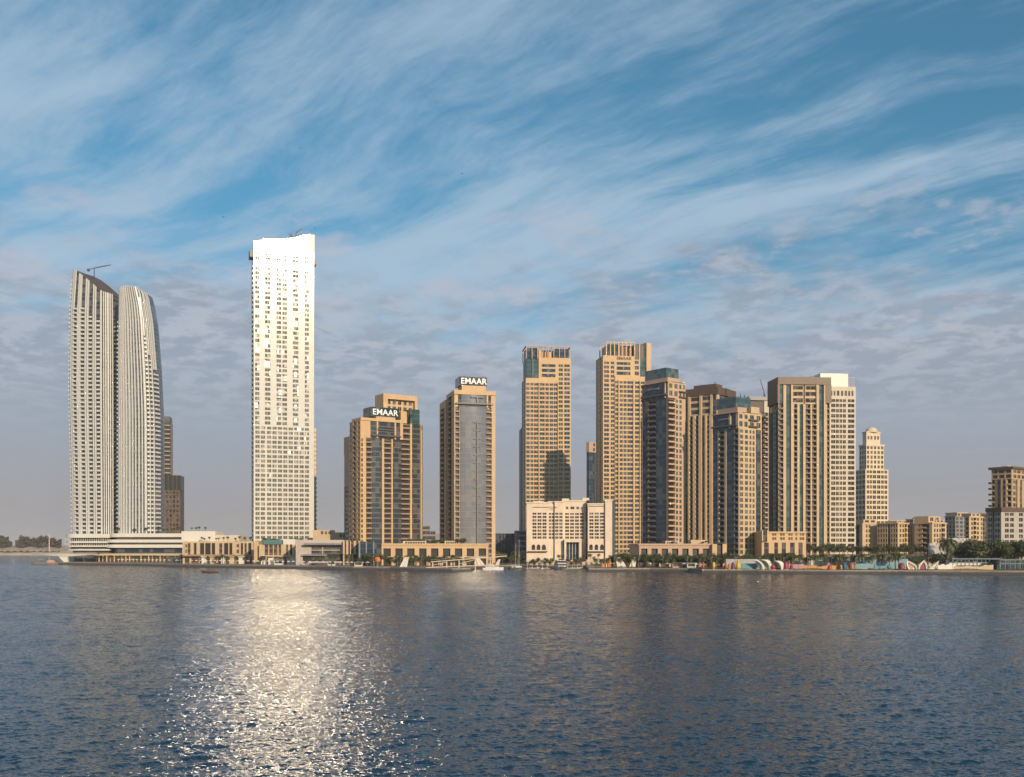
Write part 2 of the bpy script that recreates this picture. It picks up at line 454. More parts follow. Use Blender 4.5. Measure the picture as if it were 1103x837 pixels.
        def mwin(mb, kind, w, h, c):
            if kind == 'F': mb.box(c[0]-w/2, c[0]+w/2, c[1]+0.3, c[1]+0.36, c[2], c[2]+h); mb.box(c[0]-0.06, c[0]+0.06, c[1]+0.22, c[1]+0.3, c[2], c[2]+h, 1)
            elif kind == 'L': mb.box(c[0]+0.3, c[0]+0.36, c[1]-w/2, c[1]+w/2, c[2], c[2]+h)
            else: mb.box(c[0]-0.36, c[0]-0.3, c[1]-w/2, c[1]+w/2, c[2], c[2]+h)
        def mbal(mb, kind, w, h, c):
            w -= 0.15; p = 0.55
            if kind == 'F': mb.box(c[0]-w/2, c[0]+w/2, c[1]-p, c[1]+1.3, c[2], c[2]+0.3); mb.box(c[0]-w/2, c[0]+w/2, c[1]-p-0.12, c[1]-p, c[2], c[2]+h)
            elif kind == 'L': mb.box(c[0]-p, c[0]+1.3, c[1]-w/2, c[1]+w/2, c[2], c[2]+0.3); mb.box(c[0]-p-0.12, c[0]-p, c[1]-w/2, c[1]+w/2, c[2], c[2]+h)
            else: mb.box(c[0]-1.3, c[0]+p, c[1]-w/2, c[1]+w/2, c[2], c[2]+0.3); mb.box(c[0]+p, c[0]+p+0.12, c[1]-w/2, c[1]+w/2, c[2], c[2]+h)
        if s.wins: place(s.wins, 'window', [s.win, s.wall], mwin)
        if s.bals: place(s.bals, 'balcony', s.bal, mbal)
        s.root.location.z = G
        return s

def crane(label, px, py_base, px_tip, py_tip, D, mast=6.0, parent=None):
    """a small roof crane: mast, jib, counterweight"""
    b = at(px, D, Z(py_base, D)); tip = at(px_tip, D+2, Z(py_tip, D+2))
    r = thing('roof_crane', label, 'crane', b)
    m = MB(); m.tube((0,0,0), (0,0,mast), 0.5, 0.4); m.build('mast', darkg, r)
    tl = tip-b; j = MB(); s0 = Vector((0,0,mast)); d = (tl-s0)
    for off in ((0,0.5,0), (0,-0.5,0), (0,0,0.9)):
        j.tube(s0+Vector(off), tl+Vector(off)*0.4, 0.22, 0.15, 4)
    j.build('jib', darkg, r)
    c = MB(); e = s0 - d.normalized()*5
    c.tube(s0, e, 0.4, 0.4, 4); c.box(e.x-1.0, e.x+1.0, e.y-0.8, e.y+0.8, e.z-1.6, e.z+0.4)
    c.build('counterweight', darkg, r)
    return r

# ------------------------------------------------------------------ water and land
WAVE_FAR, RIPPLE = 1.4, 1.9
def build_water():
    import numpy as np
    m = bpy.data.materials.new('creek_water'); m.use_nodes = True
    t = NT(m.node_tree); b = t.n['Principled BSDF']
    pos = t.node('ShaderNodeNewGeometry').outputs['Position']
    sp = t.node('ShaderNodeSeparateXYZ', i_0=pos)
    Yp = sp.outputs[1]
    far = t.ramp(Yp, 110, 280, 0.0, 1.0)
    calm = t.ramp(t.noise(t.mapping(pos, scale=(0.004, 0.012, 1)), 1.0, 3, 0.5), 0.36, 0.64, 0.72, 1.12)   # patches of calmer water
    def slopes(rot, sc, detail, rough, amp):
        n = t.node('ShaderNodeTexNoise', i_Scale=1.0, i_Detail=detail, i_Roughness=rough)
        t.put(n.inputs['Vector'], t.mapping(pos, rot=(0,0,radians(rot)), scale=sc))
        sb = t.node('ShaderNodeVectorMath', operation='SUBTRACT', i_0=n.outputs[1], i_1=(0.5,0.5,0.5))
        ml = t.node('ShaderNodeVectorMath', operation='SCALE'); t.put(ml.inputs[0], sb.outputs[0]); t.put(ml.inputs['Scale'], amp)
        return ml.outputs[0]
    s1 = slopes(-12, (0.30, 0.70, 1), 5, 0.62, t.math('MULTIPLY', far, WAVE_FAR))
    s2 = slopes(15, (2.2, 4.0, 1), 4, 0.65, RIPPLE)
    sm = t.node('ShaderNodeVectorMath', operation='ADD', i_0=s1, i_1=s2).outputs[0]
    sm = t.node('ShaderNodeVectorMath', operation='MULTIPLY', i_0=sm, i_1=(1,1,0)).outputs[0]
    sc = t.node('ShaderNodeVectorMath', operation='SCALE'); t.put(sc.inputs[0], sm); t.put(sc.inputs['Scale'], calm)
    nn = t.node('ShaderNodeVectorMath', operation='ADD', i_0=t.node('ShaderNodeNewGeometry').outputs['Normal'], i_1=sc.outputs[0]).outputs[0]
    t.put(b.inputs['Normal'], t.node('ShaderNodeVectorMath', operation='NORMALIZE', i_0=nn).outputs[0])
    b.inputs['Base Color'].default_value = (0.005, 0.026, 0.052, 1)
    b.inputs['Roughness'].default_value = 0.07; b.inputs['IOR'].default_value = 1.333
    # wind waves modelled as a sum of many short crested wave trains
    Y0, Y1 = 25.0, 900.0
    rows = [Y0]
    while rows[-1] < Y1: rows.append(rows[-1]+min(0.20+max(rows[-1]-42.0, 0)*0.0030, 0.55))
    rows[-1] = Y1
    ny, nx = len(rows), 960
    Yg = np.array(rows)[:, None]*np.ones((1, nx+1)); U = np.linspace(-1, 1, nx+1)[None, :]
    Xg = U*(Yg*0.68+14)
    r = np.random.RandomState(4)
    H = np.zeros_like(Xg)
    main = radians(-78)     # waves travel towards the viewer and slightly across
    spy = np.minimum(0.20+np.maximum(Yg-42.0, 0)*0.0030, 0.55); spx = 2*(Yg*0.68+14)/nx
    for i in range(150):
        lam = 0.6*(3.2/0.6)**(r.rand()**1.1); k = 2*pi/lam
        th = main + r.randn()*0.55
        amp = 0.16*lam/(2*pi)/sqrt(150)*2.2*(1.0 if lam < 1.5 else (1.5/lam)**0.8)
        env = 0.6+0.4*np.sin(Xg*k*0.09*cos(th+1.3)+Yg*k*0.09*sin(th+1.3)+r.rand()*6.28)
        H += amp*env*np.clip(lam/spy/2-1, 0, 1)*np.clip(lam/(abs(cos(th))+0.05)/spx/1.5-1.2, 0, 1)*np.sin(k*(Xg*cos(th)+Yg*sin(th))+r.rand()*6.28)
    H = H + 0.5*H*H/0.12        # sharper crests, flatter troughs
    fade = np.clip((Y1-Yg)/40, 0, 1); fade = fade*fade*(3-2*fade)
    H *= fade
    V = np.stack([Xg, Yg, H], -1).reshape(-1, 3)
    idx = np.arange(ny*(nx+1)).reshape(ny, nx+1)
    Fq = np.stack([idx[:-1,:-1], idx[:-1,1:], idx[1:,1:], idx[1:,:-1]], -1).reshape(-1, 4)
    # still sheet around it, joined edge to edge
    n0 = len(V); e = lambda y: y*0.68+14
    ext = np.array([(-40000,-2000,0),(40000,-2000,0),(40000,Y0,0),(-40000,Y0,0),(40000,Y1,0),(-40000,Y1,0),(40000,60000,0),(-40000,60000,0)], float)
    V = np.concatenate([V, ext])
    me = bpy.data.meshes.new('water')
    left = [int(q) for q in idx[:,0]]; right = [int(q) for q in idx[:,-1]]; near = [int(q) for q in idx[0]]; back = [int(q) for q in idx[-1]]
    polys = []
    polys.append((n0+0, n0+1, n0+2, *near[::-1], n0+3))
    polys.append((n0+2, n0+4, *right[::-1]))
    polys.append((*left, n0+5, n0+3))
    polys.append((n0+5, *back, n0+4, n0+6, n0+7))
    me.vertices.add(len(V)); me.vertices.foreach_set('co', V.astype('f').ravel())
    tail = polys
    nf = len(Fq); lv = np.concatenate([Fq.ravel()]+[np.array(q) for q in tail]).astype('i')
    tot = np.concatenate([np.full(nf, 4), np.array([len(q) for q in tail])]).astype('i'); st = np.concatenate([[0], np.cumsum(tot)[:-1]]).astype('i')
    me.loops.add(len(lv)); me.loops.foreach_set('vertex_index', lv)
    me.polygons.add(len(tot)); me.polygons.foreach_set('loop_start', st)
    me.polygons.foreach_set('use_smooth', np.ones(len(tot), bool)); me.materials.append(m); me.update(calc_edges=True); me.validate()
    o = bpy.data.objects.new('water', me); COL.objects.link(o); tag(o, kind='structure')
build_water()

paving = material('pale_paving', (0.25, 0.22, 0.19), 0.8, var=0.15, vscale=0.05)
earth = material('sandy_ground', (0.30, 0.24, 0.18), 0.9, var=0.25, vscale=0.02)
quayw = material('quay_stone', (0.36, 0.30, 0.25), 0.8, var=0.2, vscale=0.1)
lawn = material('mown_grass', (0.035, 0.06, 0.02), 0.9, var=0.3)
SH = [(64,608.4),(80,608.6),(105,608.9),(140,609.5),(170,610.2),(205,611),(240,611.6),(280,612.2),(340,613.2),(380,614.2),(420,614.6),(455,615.6),(487,616.4),(507,615.9),(513,613.2),(530,612.6),(560,612.0),(600,612.0),(630,612.4),
      (634,616.2),(700,616.0),(742,616.6),(756,617.6),(800,617.8),(840,618.2),(900,618.6),(960,618.8),(1030,619.2),(1103,619.6),(1180,620.2),(1400,621.5)]
def shoreD(px):
    for (a, ya), (b, yb) in zip(SH, SH[1:]):
        if a <= px <= b: return 15442/((ya+(yb-ya)*(px-a)/(b-a))-590)
    return 15442/(SH[0][1]-590) if px < SH[0][0] else 15442/(SH[-1][1]-590)
def build_land():
    n = []
    for i, (a, b) in enumerate(zip(SH, SH[1:])):
        k = 4
        for j in range(k):
            px = a[0]+(b[0]-a[0])*j/k; D = shoreD(px+0.001); n.append((X(px, D), D))
    D = shoreD(1399.9); n.append((X(1400, D), D))
    D0 = shoreD(64)
    left = [(X(67, 940), 940), (X(69, 1100), 1100), (X(76, 1500), 1500), (X(60, 1960), 1960)]
    g = MB()
    poly = n + [(9000, 700), (9000, 9000), (-9000, 9000), (-9000, 2050), (X(-120,1950), 1950), (X(20, 1935), 1935)] + left[::-1]
    g.prism(poly, -3, G-0.25)
    tag(g.build('ground', earth), kind='structure')
    # promenade paving with its own edge
    p = MB()
    inner = [(x*(1+38/y), y+38) for x, y in n]
    for (p0, p1, q0, q1) in zip(n, n[1:], inner, inner[1:]):
        i = len(p.v); p.v += [(*p0, G), (*p1, G), (*q1, G), (*q0, G)]; p.f.append((i,i+1,i+2,i+3)); p.m.append(0)
        p.v += [(*p0, G-1.1), (*p1, G-1.1)]; p.f.append((i+4, i+5, i+1, i)); p.m.append(1)
        p.v += [(*q0, G-1.1), (*q1, G-1.1)]; p.f.append((i+6, i+7, i+2, i+3)); p.m.append(1)
    tag(p.build('promenade', [paving, quayw]), kind='structure')
    lw = MB()
    for k, (p0, p1) in enumerate(zip(n, n[1:])):
        if p0[0] < X(640, 590): continue
        a0, b0 = 7+2.5*sin(k*0.7), 7+2.5*sin(k*0.7+0.7)
        q = [(p0[0]*(1+a0/p0[1]), p0[1]+a0, G+0.03), (p1[0]*(1+b0/p1[1]), p1[1]+b0, G+0.03), (p1[0]*(1+35/p1[1]), p1[1]+35, G+0.03), (p0[0]*(1+35/p0[1]), p0[1]+35, G+0.03)]
        lw.quad(q)
    tag(lw.build('lawn', lawn), kind='structure')
    # stone revetment sloping into the water
    r = MB()
    out = [(x*(1-3.0/y), y-3.0) for x, y in n]
    rnd = random.Random(3)
    for (p0, p1, q0, q1) in zip(n, n[1:], out, out[1:]):
        r.quad([(q0[0], q0[1], -0.6), (q1[0], q1[1], -0.6), (p1[0], p1[1]-0.02, G-0.9), (p0[0], p0[1]-0.02, G-0.9)])
    tag(r.build('embankment', material('wet_rock', (0.07,0.065,0.06), 0.5, var=0.4, vscale=0.6)), kind='structure')
    # raised terrace behind the right-hand promenade
    t = MB()
    pts = [(X(856,640),640),(X(900,612),612),(X(960,600),600),(X(1060,590),590),(X(1200,590),590),(X(1250,900),900),(X(856,900),900)]
    t.prism(pts, G-1, 9.2, 1, 0)
    tag(t.build('terrace', [earth, pale]), kind='structure')
build_land()

# the far bank on the left, two kilometres off
def build_far_bank():
    rnd = random.Random(11)
    b = MB(); N = 60
    for i in range(N):
        p0 = -160+i*4.2; p1 = p0+4.2
        rows = [(1932, 0.0), (1938, 3.0), (1990, 5.5), (2010, 9.0), (2120, 17.0), (2400, 18.0)]
        h = lambda p, k: rows[k][1]*(1+0.12*sin(p*0.31+k))
        for k in range(len(rows)-1):
            b.quad([(X(p0,rows[k][0]),rows[k][0],h(p0,k)),(X(p1,rows[k][0]),rows[k][0],h(p1,k)),(X(p1,rows[k+1][0]),rows[k+1][0],h(p1,k+1)),(X(p0,rows[k+1][0]),rows[k+1][0],h(p0,k+1))])
    tag(b.build('far_bank', material('pale_sand', (0.46,0.36,0.26), 0.95, var=0.3, vscale=0.012)), kind='structure')
build_far_bank()

def build_haze():
    m = bpy.data.materials.new('haze_air'); m.use_nodes = True
    t = NT(m.node_tree); t.n.clear(); o = t.node('ShaderNodeOutputMaterial'); v = t.node('ShaderNodeVolumePrincipled')
    v.inputs['Color'].default_value = (0.86, 0.86, 0.92, 1); v.inputs['Density'].default_value = HAZE; v.inputs['Anisotropy'].default_value = 0.0
    t.l.new(v.outputs[0], o.inputs['Volume'])
    b = MB(); b.box(-41000, 41000, -2100, 61000, -5, 330)
    tag(b.build('haze', m), kind='stuff')
HAZE = 0.00006
build_haze()

# ------------------------------------------------------------------ towers
def ribbed_tower(name, label, D, bulge, xl, xr, ztf, ztb, cols, yb, fh=3.7):
    """tower on a rounded plan that tapers with height. xl, xr: column of either edge by row;
    ztf / ztb: row of the front / rear top edge across the width; cols: (fraction, kind)"""
    r = thing(name, label, 'tower', (X((xl(yb)+xr(yb))/2, D), D, G))
    R0 = r.location.copy()
    zb = Z(yb, D)
    def P(f, z, d=0.0, back=False):
        py = HY-(z-HC)*F/D
        a, c = X(xl(py), D), X(xr(py), D); w = c-a
        th = pi*(1-f)
        k = -0.75 if back else 1.0
        cx = (a+c)/2
        # super-ellipse plan
        ux, uy = cos(th), sin(th)
        e = 0.62
        x = cx + (w/2+d)*math.copysign(abs(ux)**e, ux) ; y = D - k*(bulge+d)*abs(uy)**e
        return Vector((x, y, z)) - R0
    return r, P, zb

def interp(tab):
    def f(v):
        if v <= tab[0][0]: return tab[0][1]
        for (a, x), (b, y) in zip(tab, tab[1:]):
            if v <= b: return x+(y-x)*(v-a)/(b-a)
        return tab[-1][1]
    return f

def build_ribbed(name, label, D, bulge, xl, xr, top, back_top, cols, yb, glass, fins, dark_to=None, side_bal=()):
    r, P, zb = ribbed_tower(name, label, D, bulge, xl, xr, None, None, cols, yb)
    fh = 3.7
    def fp(f):
        c = cos(pi*(1-f)); return xl(330)+(xr(330)-xl(330))*(0.5+0.5*math.copysign(abs(c)**0.62, c))
    zt = lambda f: Z(top(fp(f)), D)
    ztb = lambda f: Z(back_top(fp(f)), D)
    # body: curved glass wall, front and back, closed by the sloping roof
    NB = 72
    b = MB()
    fr = [i/NB for i in range(NB+1)]
    fs = [ (1-cos(pi*f))/2*0.5+f*0.5 for f in fr]
    levels = 26
    for i in range(NB):
        for back in (False, True):
            for k in range(levels):
                q = []
                for f, kk in ((fs[i],k),(fs[i+1],k),(fs[i+1],k+1),(fs[i],k+1)):
                    t0 = (ztb if back else zt)(f)
                    q.append(P(f, zb+(t0-zb)*kk/levels, 0, back))
                b.quad(q if not back else q[::-1])
        f, g = fs[i], fs[i+1]
        b.quad([P(f, zt(f)), P(g, zt(g)), P(g, ztb(g), 0, True), P(f, ztb(f), 0, True)], 1)
    b.build('curtain_wall', [glass, material('roof_louvres', (0.09,0.065,0.05), 0.6, var=0.2)], r)
    # columns
    nbal = 0; rest = MB(); cand = []
    for f0, f1, kind in cols:
        if kind[0] in 'FU':     # rib; U<row> only above that row standing proud of the glass for the full height
            m = MB(); n = 14
            for k in range(n):
                zs_ = Z(float(kind[1:]), D) if kind[0] == 'U' else zb; z0 = [zs_+(zt(f)-zs_)*k/n for f in (f0, f1)]; z1 = [zs_+(zt(f)-zs_)*(k+1)/n+ (0.4 if k==n-1 else 0) for f in (f0, f1)]
                a, c, e, g = P(f0,z0[0],0.95), P(f1,z0[1],0.95), P(f1,z1[1],0.95), P(f0,z1[0],0.95)
                a2, c2, e2, g2 = P(f0,z0[0],-0.1), P(f1,z0[1],-0.1), P(f1,z1[1],-0.1), P(f0,z1[0],-0.1)
                m.quad([a,c,e,g]); m.quad([a2,a,g,g2]); m.quad([c,c2,e2,e])
                if k == n-1: m.quad([g,e,e2,g2])
            m.build('fin', fins, r)
        if kind[0] == 'B':  # stack of balconies: kind 'B<top row>'
            ztop = min(zt(f0), zt(f1), Z(float(kind[1:]), D) if len(kind) > 1 else 1e9)
            n = int((ztop-zb)/fh)
            for k in range(n):
                cand.append((f0, f1, zb+k*fh))
    random.Random(5).shuffle(cand)
    cand.sort(key=lambda c: c[2] < zb+12)
    def bal(m, f0, f1, z):
        p = [P(f0,z,1.5), P(f1,z,1.5), P(f1,z,0), P(f0,z,0)]
        h = Vector((0,0,1.5)); s = Vector((0,0,0.0))
        m.quad([p[0],p[1],p[1]+h,p[0]+h]); m.quad([p[3],p[2],p[1],p[0]][::1]); m.quad([p[0]+h,p[1]+h,p[2]+h*0.55,p[3]+h*0.55])
        m.quad([p[3],p[0],p[0]+h,p[3]+h*0.55]); m.quad([p[1],p[2],p[2]+h*0.55,p[1]+h])
    for f0, f1, z in cand[:100]:
        m = MB(); bal(m, f0, f1, z); m.build('balcony', fins, r)
    if cand[100:]:
        m = MB()
        for c in cand[100:]: bal(m, *c)
        tag(m.build('balcony', fins, r), kind='stuff')
    return r

rib = material('ribbed_white_metal', (0.50, 0.50, 0.495), 0.40, ior=1.5, var=0.05)
gdark = material('dark_tinted_glass', (0.03, 0.035, 0.042), 0.05, ior=1.55, var=0.4, tilt=0.012, pattern=floors(3.7, 0.25, (0.14,0.13,0.12), 0.7, 2.0))
# twin A: sail-shaped, roof cut on a slope
colsA = [(0.0,0.055,'B300'),(0.06,0.10,'F')]
def pxf(px, xl, xr):        # column -> fraction of the super-elliptic plan
    c = ((px-xl)/(xr-xl))*2-1
    u = math.copysign(abs(c)**(1/0.62), c)
    return 1-math.acos(max(-1, min(1, u)))/pi
def cA(a, b, k): return (pxf(a, 79, 130.5), pxf(b, 79, 130.5), k)
colsA = [cA(79.2,81.2,'B300'), cA(81.4,83.4,'F'), cA(84.6,86.6,'F'), cA(86.8,90.8,'B330'), cA(91.2,92.6,'F'), cA(93.2,95.0,'F'), cA(95.4,99.2,'B332'),
         cA(99.6,101.0,'F'), cA(101.8,103.4,'F'), cA(103.8,107.4,'B338'), cA(107.8,109.2,'F'), cA(109.8,111.4,'F'), cA(111.8,115.2,'B345'), cA(115.4,117.2,'F'),
         cA(118.4,119.4,'F'), cA(120.4,121.4,'F'), cA(122.4,123.4,'F'), cA(124.3,125.2,'F'), cA(126.2,127.0,'F'), cA(127.9,130.3,'B348')]
build_ribbed('curved_tower', 'tall curved tower with a sloping sail-shaped top and balcony columns, leftmost on the waterfront', 905, 16,
    interp([(290,84.0),(340,80.0),(420,79.0),(520,81.5),(590,82.5)]), interp([(290,129.0),(330,130.0),(400,130.5),(590,130.5)]),
    interp([(79,297),(83,293.6),(92,299.5),(100,305),(108,311),(114,317.0),(118,319),(130,322)]), interp([(79,296.5),(84,291.8),(92,293.5),(102,298),(112,305),(122,313.5),(130,321.5)]), colsA, 577, gdark, rib)
def cB(a, b, k): return (pxf(a, 130, 175), pxf(b, 130, 175), k)
colsB = [cB(131.0,133.4,'B345')] + [cB(134.2+a,134.2+a+w,'F') for a, w in ((0,1.5),(3.0,1.3),(6.1,1.7),(9.4,1.4),(12.6,1.8),(16.0,1.5),(19.2,1.5),(22.6,1.7),(26.0,1.4),(28.8,1.6))] + [cB(163.6,165.2,'F'), cB(165.6,167.6,'B365'), cB(167.9,168.6,'F'), cB(168.8,170.8,'B385'), cB(171.0,171.8,'F'), cB(172.0,174.6,'B400'), cB(165.8,166.9,'U366'), cB(169.1,170.3,'U386'), cB(172.2,173.0,'U401'), cB(173.4,174.3,'U401')]
build_ribbed('curved_tower', 'tall rounded tower of silver vertical ribs standing beside the sail-topped one', 888, 18,
    interp([(300,134.5),(330,133.0),(380,131.5),(590,131.0)]), interp([(312,158.5),(322,163.5),(350,168.5),(400,172.5),(450,174.8),(590,175.5)]),
    interp([(133,318),(138,315),(145,314),(152,314.2),(158,315.0),(163.5,319)]), interp([(133,318),(138,315),(145,314),(152,314.2),(158,315.0),(163.5,319)]), colsB, 577, ggrey, rib)
crane('small dark crane on the sloping top of the sail-shaped tower', 101.5, 300, 119.5, 285.5, 900, mast=9)

# towers under construction behind the twins
T = Tower('unfinished_tower', 'slim dark tower under construction behind the ribbed curved tower', 'tower', 168, 1010, 12, wall=concrete, glass=darkg, fh=4.2)
x1 = T.fx(183.5); z1 = T.z(454)
T.vol(0, x1, 0, 22, 0, z1, F=[(0, z1, seq(168,'W',170,'B2',183.5))], name='frame')
T.vol(1, x1-0.5, 1, 20, z1+0.01, T.z(448), wall=darkg, name='hoarding'); T.finish()
T = Tower('unfinished_tower', 'lower dark tower under construction wrapped in black at its top', 'tower', 177.5, 985, 8, wall=material('weathered_blockwork', (0.13,0.10,0.09), 0.85, var=0.3), glass=darkg, fh=4.4, bal=concrete)
x1 = T.fx(194); z1 = T.z(528)
T.vol(0, x1, 0, 22, 0, z1, F=[(0, z1, seq(177.5,'W',178.5,'N4',193,'W',194))], name='frame')
T.vol(-0.4, x1+0.4, -0.4, 20, z1+0.01, T.z(512), F=[(z1+0.01, T.z(512), seq(177.4,'D',181,'W',181.6,'D',186,'W',186.6,'D',190,'W',190.6,'D',194.2), 5)], wall=darkg, name='safety_screen'); T.finish()

# the tallest: white slab tower facing the sun
T = Tower('slab_tower', 'tallest tower, a slim white slab blazing with reflected sunlight, upper edge ragged', 'tower', 273.2, 790, 20.0, wall=gwhite, glass=gwin, fh=3.75)
T.win = gwin
x1 = T.fx(338.2); zt = T.z(266)
A = seq(273.2,'W',274.2,'H',280.0,'W',284.6,'H',292.0,'W',297.2,'H2',309.8,'W',314.6,'H',322.2,'W',327.8,'H',333.2,'W',338.2)
A = [(a,b,'M' if t=='H' else ('M2' if t=='H2' else t)) for a,b,t in A]
Bz = seq(273.2,'W',274.4,'M2',286.2,'W',287,'M2',298.6,'M',304.5,'M',310.2,'M2',322,'M',327.8,'M',333.4,'W',338.2)
z0, zm, zu = T.z(587), T.z(458), T.z(286)
T.vol(0, x1, 0, 17, 0, zt, F=[(0, z0, seq(273.2,'W',275,'G',330,'W',338.2)), (z0, zm, Bz), (zm, zu, A), (zu, T.z(280), seq(273.2,'W',338.2)), (T.z(280), T.z(270.5), A), (T.z(270.5), zt, seq(273.2,'W',338.2))],
      L=[(0, T.z(281), seq(270,'W',271,'B',273,'W',273.2)), (T.z(281), zt, seq(270,'W',273.2))], R=[(0, T.z(290), seq(338,'B',343))] if False else None)
mb = MB(); prof = [(273.2,259.5),(283,258.6),(283.2,257.2),(300,257.8),(318,256),(326,253.5),(334,252.2)]
for (a, ya), (b, yb2) in zip(prof, prof[1:]):
    if b-a < 0.5: continue
    xa, xb = T.fx(a), T.fx(b)
    i = len(mb.v)
    za, zb_ = T.z(ya, xa), T.z(yb2, xb)
    mb.v += [(xa,0.3,zt),(xb,0.3,zt),(xb,0.3,zb_),(xa,0.3,za),(xa,9,zt),(xb,9,zt),(xb,9,zb_),(xa,9,za)]
    for f in ((0,1,2,3),(5,4,7,6),(3,2,6,7),(4,0,3,7),(1,5,6,2)): mb.f.append(tuple(i+k for k in f)); mb.m.append(0)
mb.build('crown', gwhite, T.root)
p = MB()
rnd = random.Random(2)
for k in range(46):
    x = 0.4+(T.fx(334.4)-0.8)*k/45
    px = 273.2+61*k/45; y = interp(prof)(px)
    p.tube((x,0.5,T.z(y,x)-1), (x,0.5,T.z(y,x)+2.2+rnd.random()*2.0), 0.14, 0.12, 4)
p.build('roof_railing', greyw, T.root)
s = MB(); s.box(T.fx(334.6), x1+0.6, 1.0, 14, zt+0.02, T.z(252.5, x1)); 
s.build('stair_core', white, T.root)
wing = MB(); wing.box(-2.6, -0.02, 2, 12, T.z(276), T.z(268.5)); wing.box(x1+0.02, x1+2.4, 2, 12, T.z(278), T.z(272)); wing.build('plant_screen', darkg, T.root)
T.bals += [('L', 6, 0, 8, k*3.75, 1.4) for k in range(3, int(T.z(281)/3.75))]
T.bals += [('R', 6, x1, 8, k*3.75, 1.4) for k in range(3, int(T.z(284)/3.75))]
T.finish()
crane('short dark crane leaning over the top of the tallest white tower', 319, 257, 325.5, 246.5, 812, mast=5)
# narrow dark rear block to its right
T = Tower('rear_tower', 'narrow dark balconied block showing past the edge of the tallest white tower', 'tower', 330, 850, 14, wall=pale, glass=gdark, fh=3.9, bal=sandstone)
x1 = T.fx(340.6); z1 = T.z(461)
T.vol(0, x1, 0, 24, 0, z1, F=[(0, z1, seq(330,'W',338.6,'B',340.6))], R=[(0, z1, seq(340.6,'B2',343.8))])
T.vol(0, T.fx(337.5), 0, 10, z1+0.01, T.z(441), wall=cream, name='upper_block'); T.finish()

# first sign tower (372-458)
T = Tower('sign_tower', 'stepped grey glass and gold tower with a dark sign box, left of the bowed one', 'tower', 388.2, 715, 33, wall=sandstone, glass=ggrey, fh=3.6, bal=material('rose_brown_parapet', (0.27,0.20,0.17), 0.7))
x1 = T.fx(454.5); zr = T.z(452.5)
z0 = 0.0
yL = T.fy(376.5)
ft = [(0, T.z(471), seq(388.2,'N',391.6,'W',394.4,'B',400.0,'G',411,'F',413.2,'B',421.0,'F',422.6,'G',432.4,'B',441.2,'F',443.2,'G',452.8,'F',454.5)),
      (T.z(471), zr, seq(388.2,'W',399,'G',405.6,'P',407,'G',424.8,'P',426.4,'G',430.5,'F',433.5,'B',441.2,'F',443.2,'G',452.8,'F',454.5))]
T.vol(0, x1, 0, yL, 0, zr, F=ft, L=[(0, zr, seq(376.5,'G',379,'W',380.5,'B',383.0,'W',384.4,'N',388.2))], R=[(0, zr, seq(454.5,'B',458.4))])
# transfer beam bands
T.box('transom', T.fx(399.5), T.fx(431), -1.6, -0.95, T.z(468.6), T.z(466.8), darkg)
T.box('transom', T.fx(406), T.fx(424), -1.2, -0.95, T.z(462.0), T.z(460.6), darkg)
# roof steps
za = T.z(449.5)
T.vol(0, T.fx(433), -0.6, yL*0.8, zr+0.01, za, wall=sandstone, name='cornice')
T.box('sign_plinth', T.fx(405.5), T.fx(426), 0.2, 12, za+0.01, T.z(447), sandstone)
zs0, zs1 = za+0.02, T.z(436.5)
bx0 = T.fx(400.0, 2.0); T.box('sign_box', bx0, T.fx(430.0, 2.0), 2.0, T.fy(391.3, bx0), T.z(447)+0.02, zs1, gblue)
# tall frame portal behind
px0 = T.fx(413.0, 6); px1 = T.fx(449.6, 6)
zp = T.z(423.6, px0, 6)
T.vol(px0, px0+3.5, 6, 20, zs0, zp, wall=sandstone, name='portal_leg')
T.box('portal_leg', px1-2.0, px1, 6, 20, zr+0.02, zp, sandstone)
T.box('portal_beam', px0+3.5, px1-2.0, 6, 20, zp-3.6, zp, sandstone)
T.vol(px0+3.6, px1-2.1, 9, 19, zr+0.02, zp-3.62, F=[(zr+0.02, zp-3.62, seq(417,'N5',448), 5)], wall=cream, name='plant_room')
T.box('plant_screen', T.fx(442, 1), T.fx(452, 1), 1, 10, zr+0.02, T.z(436), gteal)
T.box('gold_block', T.fx(432), T.fx(438.5), 0.4, 6, zr+0.02, T.z(439.5), sandstone)
def lettering(T, txt, x0, x1, y, z0, h, mat, thick=0.35):
    c = bpy.data.curves.new('lettering', 'FONT'); c.body = txt; c.extrude = thick/2; c.size = 1; c.offset = 0.012
    c.space_character = 1.02
    c.materials.append(mat)
    o = bpy.data.objects.new('lettering', c); COL.objects.link(o); o.parent = T.root
    bpy.context.view_layer.update()
    me = bpy.data.meshes.new_from_object(o.evaluated_get(bpy.context.evaluated_depsgraph_get()))
    bpy.data.objects.remove(o); me.materials.clear(); me.materials.append(mat)
    o = link('lettering', me, T.root)
    xs = [v.co.x for v in me.vertices]; ys = [v.co.y for v in me.vertices]; w = max(xs)-min(xs); k = h/(max(ys)-min(ys))
    o.rotation_euler = (radians(90), 0, 0); o.location = (x0, y, z0); o.scale = ((x1-x0)/max(w, .01), k, 1)
    return o
signw = material('white_sign_letters', (0.85,0.85,0.85), 0.5, var=0.0)
signd = material('dark_sign_letters', (0.05,0.03,0.02), 0.5, var=0.0)
lettering(T, 'EMAAR', T.fx(401.2,1.7), T.fx(428.4,1.7), 1.7, T.z(444.8), T.z(438.4)-T.z(444.8), signw)
T.finish()
